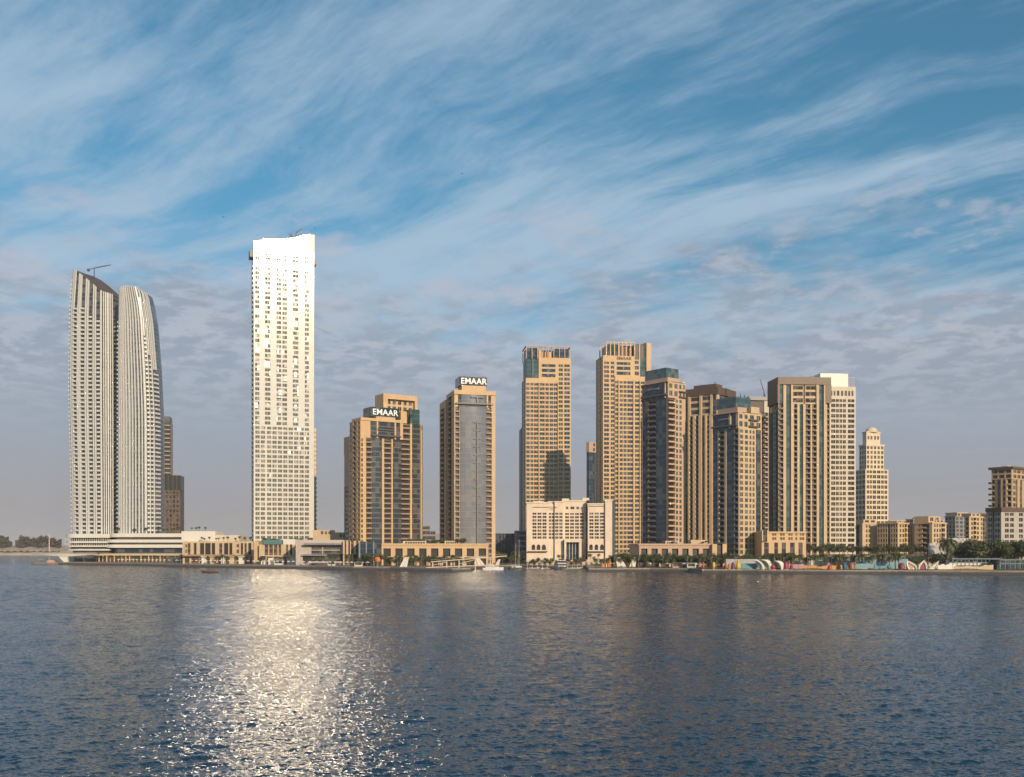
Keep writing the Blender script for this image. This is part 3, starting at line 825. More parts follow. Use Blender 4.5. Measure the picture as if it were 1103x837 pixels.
# its lower side wing
T2 = Tower('side_wing', 'lower flat-topped wing tight against the shaded side of the grey glass sign tower', 'tower', 376.3, 745, 33, wall=salmon, glass=gblue, fh=3.6)
x2 = T2.fx(384.5); z2 = T2.z(488.5); z3 = T2.z(469)
T2.vol(0, x2, 0, T2.fy(370.8), 0, z2, F=[(0, T2.z(525), seq(376.3,'G',384.5)), (T2.z(525), z2, seq(376.3,'W',378,'G',384.5))], L=[(0, T2.z(524), seq(370.8,'G',376.3)), (T2.z(524), z2, seq(370.8,'W',376.3))])  # shade over the lower part is drawn as dark blue glass
T2.vol(T2.fx(377.6,4), x2+8, 4, 16, z2+0.01, z3, wall=salmon, name='upper_block')
T2.vol(T2.fx(383.4,6), x2+9, 6, 15, z3+0.01, T2.z(455), wall=salmon, name='upper_block')
T2.finish()

# second sign tower, bowed glass front (478-534)
T = Tower('sign_tower', 'narrow tower with a bowed silver glass front between gold side walls under a sign box', 'tower', 489.4, 690, 14.9, wall=sandstone, glass=gdark, fh=3.6, bal=MAT['rose_brown_parapet'])
x1 = T.fx(533.6); zr = T.z(424.5); yL = 26
T.vol(0, x1, 0, yL, 0, zr, F=[(0, T.z(438), seq(489.4,'W',490.4,'B',494.6,'W',495,'G',524,'B',529.6,'W',533.6)), (T.z(438), zr, seq(489.4,'W',493.4,'G',524,'P',525.6,'G',529.0,'W',533.6))],
      L=[(0, zr, seq(484.5,'W',485.5,'B',487.5,'W',489.4))])
# the bow
def bow(T, name, p0, p1, zb, zt, depth, mat, y=0.0, n=15):
    xa, xb = T.fx(p0), T.fx(p1); m = MB()
    pts = []
    for k in range(n+1):
        u = k/n; pts.append((xa+(xb-xa)*u, y-depth*(1-(2*u-1)**2)))
    m.prism(pts + [(xb, y+1.2), (xa, y+1.2)], zb, zt)
    return m.build(name, mat, T.root)
bow(T, 'bowed_glass_front', 495.2, 523.8, 0.5, T.z(437.5), 0.6, gsilver)
bow(T, 'bowed_glass_front', 497.0, 522.8, T.z(435.6), T.z(423), 0.7, gsilver)
m = MB(); xa, xb = T.fx(490.5), T.fx(531); m.box(xa, xb, -1.8, -1.2, T.z(435), T.z(433.6)); m.build('transom', darkg, T.root)
m = MB(); xm = T.fx(513.5); m.box(xm-0.35, xm+0.35, -1.6, -0.7, 6, T.z(453)); 
for k in range(30): m.box(xm-2.4, xm+2.4, -1.5, -0.75, T.z(455)-5.5*k, T.z(455)-5.5*k+0.5)
m.build('service_rail', darkg, T.root)
m = MB(); m.box(xm-4.4, xm+4.4, -2.0, -0.75, T.z(427.8), T.z(426.6)); m.box(xm-0.5, xm+0.5, -1.9, -0.72, T.z(433.6), T.z(427.8)); m.build('facade_cradle', darkg, T.root)
T.vol(-0.3, x1+0.3, -0.8, yL, zr+0.01, T.z(420), name='cornice')
zc_ = T.z(420)+0.01
T.box('sign_plinth', T.fx(497.5), T.fx(523.5), 0.2, 12, zc_, T.z(414.5), sandstone)
bx = T.fx(494.6, 1); T.box('sign_box', bx, T.fx(524.5, 1), 1, T.fy(490.3, bx), T.z(414.5)+0.02, T.z(405), gblue)
lettering(T, 'EMAAR', T.fx(496.2,0.7), T.fx(523.8,0.7), 0.7, T.z(412.6), T.z(406.2)-T.z(412.6), signw)
m = MB()
m.tube((T.fx(502),6,T.z(404.5)), (T.fx(526),6,T.z(402.6)), 0.35, 0.25, 4); m.box(T.fx(501.5), T.fx(508), 4, 8, T.z(405)+0.01, T.z(403.3)); m.build('roof_gantry', darkg, T.root)
T.finish()
T = Tower('side_wing', 'gold-edged lower shaft joined to the left of the bowed glass sign tower', 'tower', 480.0, 712, 14.9, wall=sandstone, glass=gdark, fh=3.6, bal=salmon)
x1 = T.fx(489); z1 = T.z(430.5)
T.vol(0, x1, 0, 22, 0, z1, F=[(0, T.z(438), seq(480,'W',482.4,'B',487,'G',489)), (T.z(438), z1, seq(480,'W',489))], L=[(0, T.z(438), seq(477.5,'W',477.9,'B',479.4,'W',480)), (T.z(438), z1, seq(477.5,'W',480))]); T.finish()

# gold grid tower 566-615
def gold_tower(label, xc, D, a, bays_lo, bays_hi, xr, yb, ysteps, left, wall, mirror=False):
    pass
T = Tower('gold_tower', 'gold gridded tower with an open columned crown rising behind the long cream hotel', 'tower', 566.4, 800, 7, wall=sandstone, glass=gteal, fh=3.55); T.win = bwin
x1 = T.fx(615.2)
ztop, zs = T.z(384.5), T.z(407)
xa, xm = T.fx(580.4), T.fx(601.6)
T.vol(0, xm, 0, 24, 0, zs, F=[(0, T.z(411.5), seq(566.4,'M',571,'M',575,'H',580,'F',580.9,'H',587,'M2',596.2,'H',600.6,'F',601.6)), (T.z(411.5), zs, seq(566.4,'W',601.6))],
      L=[(0, zs, seq(564,'N2',566.4))], name='shaft')
T.vol(xm+0.02, x1, 0.8, 24, 0, ztop, F=[(0, T.z(390.5), seq(601.8,'H',606.8,'W',607.8,'H',614.2,'W',615.2)), (T.z(390.5), ztop, seq(601.8,'W',615.2))], name='shaft')
T.vol(xa, xm, 0.8, 24, zs+0.01, ztop, F=[(zs+0.01, T.z(390.5), seq(580.4,'W',581.6,'M1',600.6,'W',601.6), 4.2), (T.z(390.5), ztop, seq(580.4,'W',601.6))], name='upper_shaft')
T.vol(T.fx(567.4,1.5), xa-0.02, 1.5, 22, zs+0.01, T.z(386), F=[(zs+0.01, T.z(386), seq(567.4,'G',573.2,'F',574.2,'G',580))], wall=darkg, name='glass_corner')
m = MB(); zc = T.z(373)
for k in range(9):
    x = 0.6+(x1-1.2)*k/8
    for y in (0.6, 12, 22):
        m.box(x-0.3, x+0.3, y-0.3, y+0.3, (T.z(386) if x < xa else ztop)+0.02, zc)
m.box(0, x1, 0.2, 1.0, zc, zc+0.8); m.box(0, x1, 21.6, 22.4, zc, zc+0.8); m.box(0, 0.8, 1.0, 21.6, zc, zc+0.8); m.box(x1-0.8, x1, 1.0, 21.6, zc, zc+0.8)
m.build('open_crown_frame', salmon, T.root)
m = MB()
for k in range(4): x = T.fx(583+k*4.6); m.box(x, x+2.2, 3.5, 8, ztop+0.03, T.z(377.5))
m.box(T.fx(580.5), T.fx(584), 2, 9, ztop+0.03, T.z(376)); m.build('crown_block', sandstone, T.root)
T.box('glazed_crown', T.fx(585,5)+9, x1-1.6, 1.6, 10, ztop+0.03, T.z(374.5), gblue)
T.box('glazed_crown', T.fx(581,5), x1-1.6, 13, 21, ztop+0.03, T.z(373.5), gblue)
T.box('glazed_crown', 1.2, xa-0.5, 2, 20, T.z(386)+0.03, T.z(374), gblue)
m = MB(); m.tube((T.fx(583),10,T.z(371)), (T.fx(598),10,T.z(369.6)), 0.35, 0.3, 4); m.tube((T.fx(596),10,T.z(373)), (T.fx(596),10,T.z(369.6)), 0.4, 0.4, 4); m.build('roof_gantry', darkg, T.root)
T.finish()
T = Tower('rear_tower', 'narrow dark block behind the left edge of the gold tower over the hotel', 'tower', 561.6, 860, 5, wall=darkg, glass=gblue, fh=3.7)
T.vol(0, T.fx(572), 0, 20, 0, T.z(461), F=[(0, T.z(461), seq(561.6,'H',566.5,'W',572))]); T.finish()

# gold tower 649-702
T = Tower('gold_tower', 'gold gridded tower with small dark sign lettering on its crown beam', 'tower', 649.8, 800, 9, wall=sandstone, glass=gteal, fh=3.55); T.win = bwin
x1 = T.fx(702.0); xm = T.fx(662.4); xq = T.fx(694.6)
zs, ztop = T.z(404.5), T.z(382.5)
T.vol(0, xm, 0.8, 24, 0, ztop, F=[(0, T.z(388.2), seq(649.8,'W',650.6,'H',656.6,'W',657.6,'M',662.4)), (T.z(388.2), ztop, seq(649.8,'W',662.4))], L=[(0, ztop, seq(648.4,'N2',649.8))])
T.vol(xm+0.02, xq, 0, 24, 0, zs, F=[(0, T.z(409), seq(662.4,'M',665.8,'F',667,'M2',675.4,'H',681.8,'F',683.6,'H',688.8,'F',689.8,'H',694.6)), (T.z(409), zs, seq(662.4,'W',694.6))])
T.vol(xm+0.03, T.fx(684), 0.8, 24, zs+0.01, ztop, F=[(zs+0.01, T.z(388.2), seq(662.4,'M',681.4,'W',684), 4.2), (T.z(388.2), ztop, seq(662.4,'W',684))], name='upper_shaft')
T.vol(T.fx(684)+0.02, xq, 1.4, 24, zs+0.01, T.z(369.5), F=[(zs+0.01, T.z(386), seq(684.2,'H',689,'W',690,'G',694.6), 4.0), (T.z(386), T.z(369.5), seq(684.2,'D',689,'W',690,'D',694.6), 4.0)], name='upper_shaft', wall=sandstone)
T.vol(xq+0.02, x1, 1.6, 24, 0, T.z(367.5), F=[(0, T.z(367.5), seq(694.8,'G',696.8,'F',698.2,'W',702))], name='corner_pier')
m = MB(); zc = T.z(368.5)
for k in range(8):
    x = T.fx(653.4)+(T.fx(684)-T.fx(653.4))*k/7
    for y in (1.2, 12, 22): m.box(x-0.4, x+0.4, y-0.4, y+0.4, ztop+0.02, zc)
m.box(T.fx(653), T.fx(684), 0.8, 1.6, zc, zc+0.8); m.box(T.fx(653), T.fx(684), 21.6, 22.4, zc, zc+0.8)
m.build('open_crown_frame', sandstone, T.root)
T.box('glazed_crown', T.fx(654.4,2), T.fx(667,2), 2, 20, ztop+0.03, T.z(370), gblue)
T.box('glazed_crown', T.fx(667.2,8), T.fx(683.4,8), 8, 20, ztop+0.03, T.z(369.6), gblue)
m = MB()
for k in range(3): x = T.fx(668+k*5); m.box(x, x+2.6, 3.5, 7, ztop+0.03, T.z(371+k))
m.build('crown_block', salmon, T.root)
lettering(T, 'EMAAR', T.fx(664.4,0.5), T.fx(680.0,0.5), 0.5, T.z(386.6), T.z(383.4)-T.z(386.6), signd)
m = MB(); m.tube((T.fx(671),10,T.z(367)), (T.fx(687),10,T.z(365.6)), 0.35, 0.3, 4); m.build('roof_gantry', darkg, T.root)
T.finish()
T = Tower('rear_tower', 'small tower with a sunlit rose top above dark-coloured shade between the two gold towers', 'tower', 634.5, 1000, 44, wall=salmon, glass=gblue, fh=4)
x1 = T.fx(652); z1 = T.z(487)
T.vol(0, x1, 0, T.fy(631.8), 0, z1, F=[(0, z1, seq(634.5,'G',640,'P',641,'G',652))], L=[(0, z1, seq(631.8,'G',634.5))], wall=darkg)  # cast shade below the lit top is put into dark wall colours
T.vol(-0.5, T.fx(648), -0.5, T.fy(631.8), z1+0.01, T.z(476), F=[(z1+0.01, T.z(476), seq(634.4,'W',638,'N3',648), 5)], name='sunlit_top'); T.finish()

# glass corner towers (691-738) and (767-826)
def corner_tower(label, xc, D, a, pl, pr, yt, fr, lf, extra):
    T = Tower('corner_tower', label, 'tower', xc, D, a, wall=material('rose_cream_render', (0.47,0.335,0.23), 0.7) if xc < 750 else cream, glass=gblue, fh=3.6, bal=salmon)
    T.win = bwin; x1 = T.fx(pr); yl = T.fy(pl); zt = T.z(yt); T.bal_side = material('shaded_parapet', (0.13,0.14,0.16), 0.6)  # side balconies get a darker parapet copy, shade put into its colour
    T.vol(0, x1, 0, yl, 0, zt, F=[(0, T.z(yt+17), fr[0]), (T.z(yt+17), zt, fr[1], 5.2)], L=[(0, T.z(yt+17), lf[0]), (T.z(yt+17), zt, lf[1])])
    # projecting dark ledges that wrap the top of the glass side
    m = MB(); m.box(-1.5, -0.02, 0.5, yl, T.z(yt+14.5), T.z(yt+12.5)); m.build('ledge', darkg, T.root)
    m = MB(); m.box(-0.9, -0.02, yl*0.35, yl*0.75, T.z(yt+6.5), T.z(yt+5)); m.build('ledge', greyw, T.root)
    m = MB(); m.box(-1.0, x1*0.15, -0.3, yl+0.5, zt+0.01, T.z(yt-1)); m.build('cornice', T.wall, T.root)
    extra(T, x1, yl, zt)
    return T
def ex1(T, x1, yl, zt):
    z0 = T.z(410)+0.02
    T.vol(0.5, 12, 1.0, T.fy(695.5, 0.5), z0, T.z(406), wall=salmon, name='parapet_block')
    b0 = T.fx(719.5, 3)-1; T.vol(1.2, T.fx(731, 3), 3, T.fy(695, 1.2), T.z(406)+0.02, T.z(396.0, 2, 3), wall=gteal, name='roof_box')
    T.vol(12.1, x1, 0.4, 12, z0+0.01, T.z(409), wall=cream, name='parapet')
    m = MB()
    for k in range(2):
        z = T.z(421+6*k); m.box(T.fx(731), x1+0.4, -1.3, -0.02, z, z+0.8)
    m.build('corner_balcony', brown, T.root)
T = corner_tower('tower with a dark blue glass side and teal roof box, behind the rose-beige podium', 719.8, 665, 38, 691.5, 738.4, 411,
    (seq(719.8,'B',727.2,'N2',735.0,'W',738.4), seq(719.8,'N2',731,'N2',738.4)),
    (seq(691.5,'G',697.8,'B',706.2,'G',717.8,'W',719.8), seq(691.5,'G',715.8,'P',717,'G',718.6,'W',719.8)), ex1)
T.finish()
def ex2(T, x1, yl, zt):
    z0 = T.z(443)+0.02
    T.vol(0.5, 9, 1.0, T.fy(773, 0.5), z0, T.z(438), wall=salmon, name='parapet_block')
    T.vol(1.2, T.fx(808.5, 3), 3, T.fy(771.5, 1.2), T.z(438)+0.02, T.z(427.0, 2, 3), wall=gteal, name='roof_box')
    T.vol(T.fx(809,1), x1-1, 1, 12, z0+0.01, T.z(436), wall=cream, name='parapet_block')
    m = MB()
    for k in range(2):
        z = T.z(452+7*k); m.box(T.fx(806), T.fx(816), -1.5, -0.02, z, z+0.9)
    m.build('corner_balcony', brown, T.root)
    m = MB()
    for px in (797.5, 802): m.tube((T.fx(px,5),5,T.z(427)), (T.fx(px,5),5,T.z(422.5)), 0.5, 0.3, 5)
    m.build('antenna', darkg, T.root)
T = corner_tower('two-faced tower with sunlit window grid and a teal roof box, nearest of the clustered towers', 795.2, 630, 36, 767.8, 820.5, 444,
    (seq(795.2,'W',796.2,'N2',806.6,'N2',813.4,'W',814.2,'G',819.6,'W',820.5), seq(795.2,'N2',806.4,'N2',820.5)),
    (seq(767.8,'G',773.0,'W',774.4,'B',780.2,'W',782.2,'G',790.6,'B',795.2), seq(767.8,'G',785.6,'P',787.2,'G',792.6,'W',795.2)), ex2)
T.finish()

# striped tower with brown cap (735-792)
T = Tower('striped_tower', 'tower with a dark brown cap and gold vertical piers standing between the two-faced towers', 'tower', 772.6, 740, 52, wall=cream, glass=gdark, fh=3.6, bal=brown)
x1 = T.fx(791.5); yl = T.fy(734.8); zr = T.z(424.5)
T.vol(0, x1, 0, yl, 0, zr, F=[(0, zr, seq(772.6,'W',775,'G',784,'W',785.6,'G',791.5))],
      L=[(0, T.z(446), seq(734.8,'G',741.5,'F',743.2,'B',746.8,'F',749.4,'B',753,'F',756,'G',759.6,'F',761,'N',764.6,'F',767.4,'G',769.8,'W',772.6)),
         (T.z(446), zr, seq(734.8,'G',741.5,'F',743.6,'H',754,'F',756,'H',765.5,'F',767.4,'G',771.2,'W',772.6), 5.0)])
T.vol(-0.8, x1+0.5, -0.8, yl+0.5, zr+0.01, T.z(416.5), wall=brown, name='cap', F=[(zr+0.01, T.z(416.5), seq(772.6,'W',780.5,'F',784,'W',791.5))])
T.box('plant_room', 2, 12, 2, 20, T.z(416.5)+0.02, T.z(412.5), brown)
m = MB(); m.tube((2,3,T.z(411)), (9,6,T.z(410)), 0.4, 0.3, 4); m.build('roof_gantry', darkg, T.root)
T.finish()
# dark balcony tower behind (812-828)
T = Tower('rear_tower', 'dark tower stacked with balconies squeezed between the teal-boxed tower and the brown-capped one', 'tower', 808, 760, 10, wall=concrete, glass=gdark, fh=3.7, bal=salmon)
x1 = T.fx(832); z1 = T.z(444)
T.vol(0, x1, 0, 20, 0, z1, F=[(0, z1, seq(808,'W',820,'B',827,'W',832))])
T.vol(0, x1, 0.5, 18, z1+0.01, T.z(431), F=[(z1+0.01, T.z(431), seq(808,'D',823.5,'W',832))], wall=pale, name='top_storey')
T.vol(-1, x1-3, -0.5, 18, T.z(431)+0.01, T.z(427), wall=greyw, name='roof_slab'); T.finish()
crane('thin tower crane with raised jib beyond the dark balcony tower', 823, 428, 818.5, 408, 790, mast=4)

# brown-capped tower (828-893)
T = Tower('striped_tower', 'broad brown-capped tower with full-height gold piers and teal glass strips', 'tower', 838.6, 690, 4, wall=cream, glass=gteal, fh=3.6, bal=brown)
x1 = T.fx(893.6); yl = T.fy(828.2); zr = T.z(414.2)
low = seq(838.6,'B',843.6,'P',846.6,'G',851.6,'F',854.6,'B',858.4,'F',860.8,'G',864.6,'F',867.2,'B',872.6,'F',874.2,'B',879.2,'F',881.8,'G',887.0,'F',890.2,'B',893.6)
hi_ = seq(838.6,'G',843.6,'P',846.6,'G',851.6,'F',853.6,'H',865.4,'D',867,'H',879,'F',881.8,'G',887.0,'F',889.2,'D',893.6)
T.vol(0, x1, 0, yl, 0, zr, F=[(0, T.z(435), low), (T.z(435), zr, hi_, 5.2)], L=[(0, T.z(435), seq(828.2,'G',833,'N',835,'G',838.6)), (T.z(435), zr, seq(828.2,'D',838.6))], wall=cream)
T.vol(-0.8, x1+0.6, -1.3, yl+0.6, zr+0.01, T.z(406.2), wall=brown, name='cap')
m = MB()
for xx0, xx1 in ((-1.0,T.fx(846.4)), (T.fx(888.8),x1+0.9)): m.box(xx0, T.fx(839.5) if xx0 < 0 else xx1, -1.2, -0.95, T.z(434), zr)
m.box(-1.0, -0.45, -0.9, yl, T.z(434), zr)
m.build('cap_side', brown, T.root)
T.box('roof_slab', 6, 22, 3, 14, T.z(406.2)+0.02, T.z(405), pale)
m = MB(); m.tube((T.fx(864),6,T.z(404.6)), (T.fx(880),6,T.z(403.4)), 0.35, 0.3, 4); m.box(T.fx(866), T.fx(869), 4, 8, T.z(406.2)+0.02, T.z(404.2)); m.box(T.fx(875), T.fx(877), 4, 8, T.z(406.2)+0.02, T.z(404)); m.build('roof_gantry', darkg, T.root)
T.finish()
# white grid tower (880-922)
T = Tower('grid_tower', 'pale tower with fine window grid and white roof screen, right of the broad brown-capped one', 'tower', 882, 745, 6, wall=pale, glass=gdark, fh=3.75)
x1 = T.fx(921.8); zr = T.z(416)
g = seq(882,'W',895.0,'H',900,'M',904,'M',907.4,'M',911.6,'W',913,'H',920.6,'W',921.8)
T.vol(0, x1, 0, 24, 0, zr, F=[(0, T.z(428.5), g), (T.z(428.5), T.z(418.5), seq(882,'W',894,'N2',900.5,'N',905,'N2',913,'N2',920,'W',921.8), 9.5), (T.z(418.5), zr, seq(882,'W',921.8))])
zt = T.z(401.5); m = MB()
m.box(2, T.fx(914.8), 2, 2.8, zr+0.02, zt); m.box(2, 2.8, 2.81, 20, zr+0.02, zt); m.box(T.fx(914.8)-0.8, T.fx(914.8), 2.81, 20, zr+0.02, zt-1)
m.build('roof_screen', white, T.root)
m = MB()
for k in range(6): m.tube((T.fx(915.2)+0.9*k,2,zr), (T.fx(915.2)+0.9*k,2,T.z(405.5)), 0.12, 0.12, 4)
m.tube((T.fx(915.2),2,T.z(405.5)), (x1,2,T.z(405.5)), 0.2, 0.2, 4); m.build('railing', pale, T.root)
T.finish()
# domed tower (921-957)
T = Tower('domed_tower', 'slender cream tower stepping up to a small round dome, standing apart', 'tower', 932.2, 880, 14, wall=material('ivory_render', (0.60,0.49,0.36), 0.7), glass=gdark, fh=4.3)
x1 = T.fx(957); yl = T.fy(921.4); z1 = T.z(505.5)
T.vol(0, x1, 0, yl, 0, z1, F=[(0, z1, seq(932.2,'W',933.2,'M2',939.6,'M2',948.8,'M2',956,'W',957))], L=[(0, z1, seq(921.4,'M3',932.2))])
a0, a1 = T.fx(934.2), T.fx(953.2); z2 = T.z(479.5)
T.vol(a0, a1, 1.5, yl-3, z1+0.01, z2, F=[(z1+0.01, z2, seq(934.2,'N5',953.2))], L=[(z1+0.01, z2, seq(925,'N3',934))], name='upper_shaft', rim=1.0)
b0, b1 = T.fx(935.8), T.fx(950.6); z3 = T.z(465)
T.vol(b0, b1, 3.5, yl-6, z2+0.02, z3, F=[(z2+0.02, z2+4, seq(935.8,'W',950.6)), (z2+4, z3-2.0, seq(935.8,'W',936.4,'N',939.6,'N',943,'W',943.6,'N',946.8,'N',950,'W',950.6), z3-z2-6), (z3-2.0, z3, seq(935.8,'W',950.6))], name='belvedere', rim=0.6)
cx_, cy_ = (b0+b1)/2, (3.5+yl-6)/2; rr = (b1-b0)*0.36
m = MB(); m.lathe([(rr*1.05,z3+0.2),(rr*1.05,z3+1.5)]+[(rr*cos(w*pi/16), z3+1.5+rr*0.7*sin(w*pi/16)) for w in range(9)], 20, (cx_, cy_)); m.build('dome', T.wall, T.root, smooth=True)
T.finish()
# right-hand tower and long block
T = Tower('balcony_tower', 'brown and cream tower with flat overhanging roof above the long block at the edge', 'tower', 1089.2, 640, 40, wall=material('tan_render', (0.42,0.30,0.19), 0.7), glass=gbrown, fh=3.7, bal=sandstone)
yl = T.fy(1068.4); z1 = T.z(516); x1 = 30
T.vol(0, x1, 0, yl, 0, z1, F=[(0, z1, seq(1089.2,'W',1091,'H',1094,'G',1096,'W',1098.6,'G',1101,'W',1104,'G',1108,'W',1112))],
      L=[(0, z1, seq(1068.4,'B',1071.4,'W',1074.8,'G',1078.6,'F',1080,'N',1083.6,'F',1085,'B',1089.2))])
T.vol(-0.5, x1, -0.5, yl, z1+0.01, T.z(505), F=[(z1+0.01, T.z(505), seq(1089.2,'W',1090.5,'M2',1099,'M2',1112), 3.9)], L=[(z1+0.01, T.z(505), seq(1068.4,'M3',1089.2), 3.9)], name='attic')
T.box('roof_slab', -1.8, x1, -1.8, yl+1.5, T.z(505)+0.01, T.z(502.5), brown)
T.box('plant_room', 4, 20, 4, yl-4, T.z(502.5)+0.01, T.z(500.8), pale)
for k in range(9):
    m = MB(); z = z1-3.6*(k+1)+1.0; m.box(-0.6, 1.2, yl+0.02, yl+2.0, z, z+1.2); m.build('balcony', brown, T.root)
T.finish()
T = Tower('apartment_block', 'long pale block with tall window columns below the brown tower at the edge', 'apartment block', 1078.5, 615, 22, wall=material('grey_stone', (0.38,0.35,0.32), 0.7), glass=gblue, fh=3.5)
yl = T.fy(1062.4); z1 = T.z(551)
T.vol(0, 62, 0, yl, 0, z1, F=[(0, z1, seq(1078.5,'W',1080,'M2',1085,'W',1087,'M',1089.5,'M',1092.5,'M',1095.5,'W',1096.5,'M2',1102,'M2',1108,'M2',1116))], L=[(0, z1, seq(1062.4,'W',1064,'M2',1069,'G',1071,'M2',1077,'W',1078.5))])
T.vol(-0.8, 62.5, -0.8, yl, z1+0.01, T.z(546.5), wall=brown, name='roof_terrace'); T.finish()

# ------------------------------------------------------------------ trees and palms
bark = material('palm_bark', (0.13, 0.09, 0.06), 0.9, var=0.3, vscale=2)
palmleaf = material('palm_leaf', (0.065, 0.075, 0.025), 0.6, var=0.35, vscale=1.5)
leafA = material('tree_leaf', (0.055, 0.075, 0.025), 0.65, var=0.4, vscale=0.9)
leafB = material('olive_leaf', (0.085, 0.085, 0.04), 0.65, var=0.4, vscale=0.9)
def palm_proto(seed, h):
    rnd = random.Random(seed)
    t = MB(); p = Vector((0,0,-0.3)); lean = Vector((rnd.uniform(-.04,.04), rnd.uniform(-.04,.04), 1))
    n = 6
    for k in range(n):
        q = p + lean*(h+0.3)/n + Vector((rnd.uniform(-.04,.04), rnd.uniform(-.04,.04), 0))
        r0 = 0.26-0.10*k/n; t.tube(p, q, r0*1.1, r0*0.92, 7); p = q
    top = p
    c = MB()
    nf = 26
    for i in range(nf):
        az = 2*pi*i*0.381966+rnd.uniform(-.2,.2); up = 1.15-1.45*i/nf+rnd.uniform(-.1,.1)
        L = rnd.uniform(2.5, 3.2)
        pos = top.copy(); e = up; ns = 7
        d0 = Vector((cos(az), sin(az), 0))
        side = Vector((-sin(az), cos(az), 0))
        prev = pos
        for k in range(ns):
            d = d0*cos(e)+Vector((0,0,sin(e)))
            nxt = prev + d*(L/ns); e -= 0.27+0.05*k*0.6
            w = 0.62*sin(pi*(0.18+0.78*(k+0.5)/ns))
            for sgn in (-1, 1):   # drooping leaflets either side of the rib
                for u in (0.15, 0.65):
                    b = prev.lerp(nxt, u); tip = b + side*sgn*w + d*0.28 + Vector((0,0,-w*0.45+rnd.uniform(-.08,.08)))
                    c.quad([b, b+d*0.24, tip])
            c.quad([prev+side*0.03, nxt+side*0.03, nxt-side*0.03, prev-side*0.03])
            prev = nxt
    return t.mesh('trunk', bark), c.mesh('crown', palmleaf)
def tree_proto(seed, h, r, leaf):
    rnd = random.Random(seed)
    t = MB(); th = h*0.38
    t.tube((0,0,-0.3), (0.05,0,th), 0.22, 0.15, 7)
    clumps = []
    for i in range(7):
        az = 2*pi*i/7+rnd.uniform(-.4,.4); q = Vector((cos(az)*r*0.62*rnd.uniform(.6,1), sin(az)*r*0.62*rnd.uniform(.6,1), th+ (h-th)*rnd.uniform(.25,.75)))
        t.tube((0.05,0,th*rnd.uniform(.75,1)), q, 0.11, 0.04, 5); clumps.append((q, r*rnd.uniform(.38,.55)))
    clumps.append((Vector((0,0,th+(h-th)*0.72)), r*0.6))
    for i in range(4): clumps.append((Vector((rnd.uniform(-.4,.4)*r, rnd.uniform(-.4,.4)*r, th+(h-th)*rnd.uniform(.3,.95))), r*rnd.uniform(.22,.36)))
    c = MB()
    for ctr, cr in clumps:
        for k in range(int(95*cr/r/0.45)):
            d = Vector((rnd.gauss(0,1), rnd.gauss(0,1), rnd.gauss(0,1)*0.8)).normalized()
            p = ctr + d*cr*(rnd.random()**0.45)*Vector((1,1,.8)).length/1.62
            a = Vector((rnd.gauss(0,1), rnd.gauss(0,1), rnd.gauss(0,.6))).normalized(); b = a.cross(d if abs(a.dot(d)) < .95 else Vector((0,0,1))).normalized()
            s = rnd.uniform(.14,.30)
            c.quad([p-a*s, p+b*s*0.7, p+a*s, p-b*s*0.7])
    return t.mesh('trunk', bark), c.mesh('crown', leaf)
PALM = [palm_proto(s, h) for s, h in ((1,6.2),(2,5.2),(3,7.0),(4,5.8),(5,4.6))]
PALMH = [6.2,5.2,7.0,5.8,4.6]
TREE = [tree_proto(11,6.0,3.0,leafA), tree_proto(12,5.2,2.8,leafB), tree_proto(13,7.0,3.2,leafA), tree_proto(14,5.6,3.2,leafB), tree_proto(15,4.6,2.4,leafA)]
TREEH = [6.0,5.2,7.0,5.6,4.6]
vr = random.Random(77)
def plant(kind, px, D, z, h, place, group):
    """place: the phrase that, after an ordinal from the left, tells this one from the others"""
    protos, hs = (PALM, PALMH) if kind == 'palm' else (TREE, TREEH)
    i = vr.randrange(5); k = h/((hs[i]+1.6) if kind == 'palm' else hs[i])
    r = thing('palm_tree' if kind == 'palm' else 'broadleaf_tree', place, 'palm tree' if kind == 'palm' else 'tree', (X(px, D), D, z), vr.uniform(0, 6.28), group)
    r.scale = (k, k, k*vr.uniform(.94,1.06))
    link('trunk', protos[i][0], r); link('crown', protos[i][1], r)
    return r
def row(kind, p0, p1, step, Df, z, h, where, group, jit=0.35, dj=6):
    L = []; p = p0
    while p <= p1:
        L.append(p+vr.uniform(-jit, jit)*step); p += step
    L.sort()
    for i, px in enumerate(L):
        D = (Df(px) if callable(Df) else Df) + vr.uniform(-dj, dj)
        zz = z(px) if callable(z) else z
        noun = 'date palm' if kind == 'palm' else 'leafy tree'
        plant(kind, px, D, zz, vr.uniform(*h), f'{ordinal(i)} {noun} from the left {where}', group)

# ------------------------------------------------------------------ low buildings along the shore
glow = material('lit_shop_window', (0.5,0.42,0.30), 0.4, emis=((1.0,0.72,0.40), 0.25))
teal_roof = material('teal_metal_roof', (0.07,0.17,0.17), 0.4)
hedge_m = material('hedge_leaf', (0.045,0.055,0.02), 0.8, var=0.4, vscale=0.8)

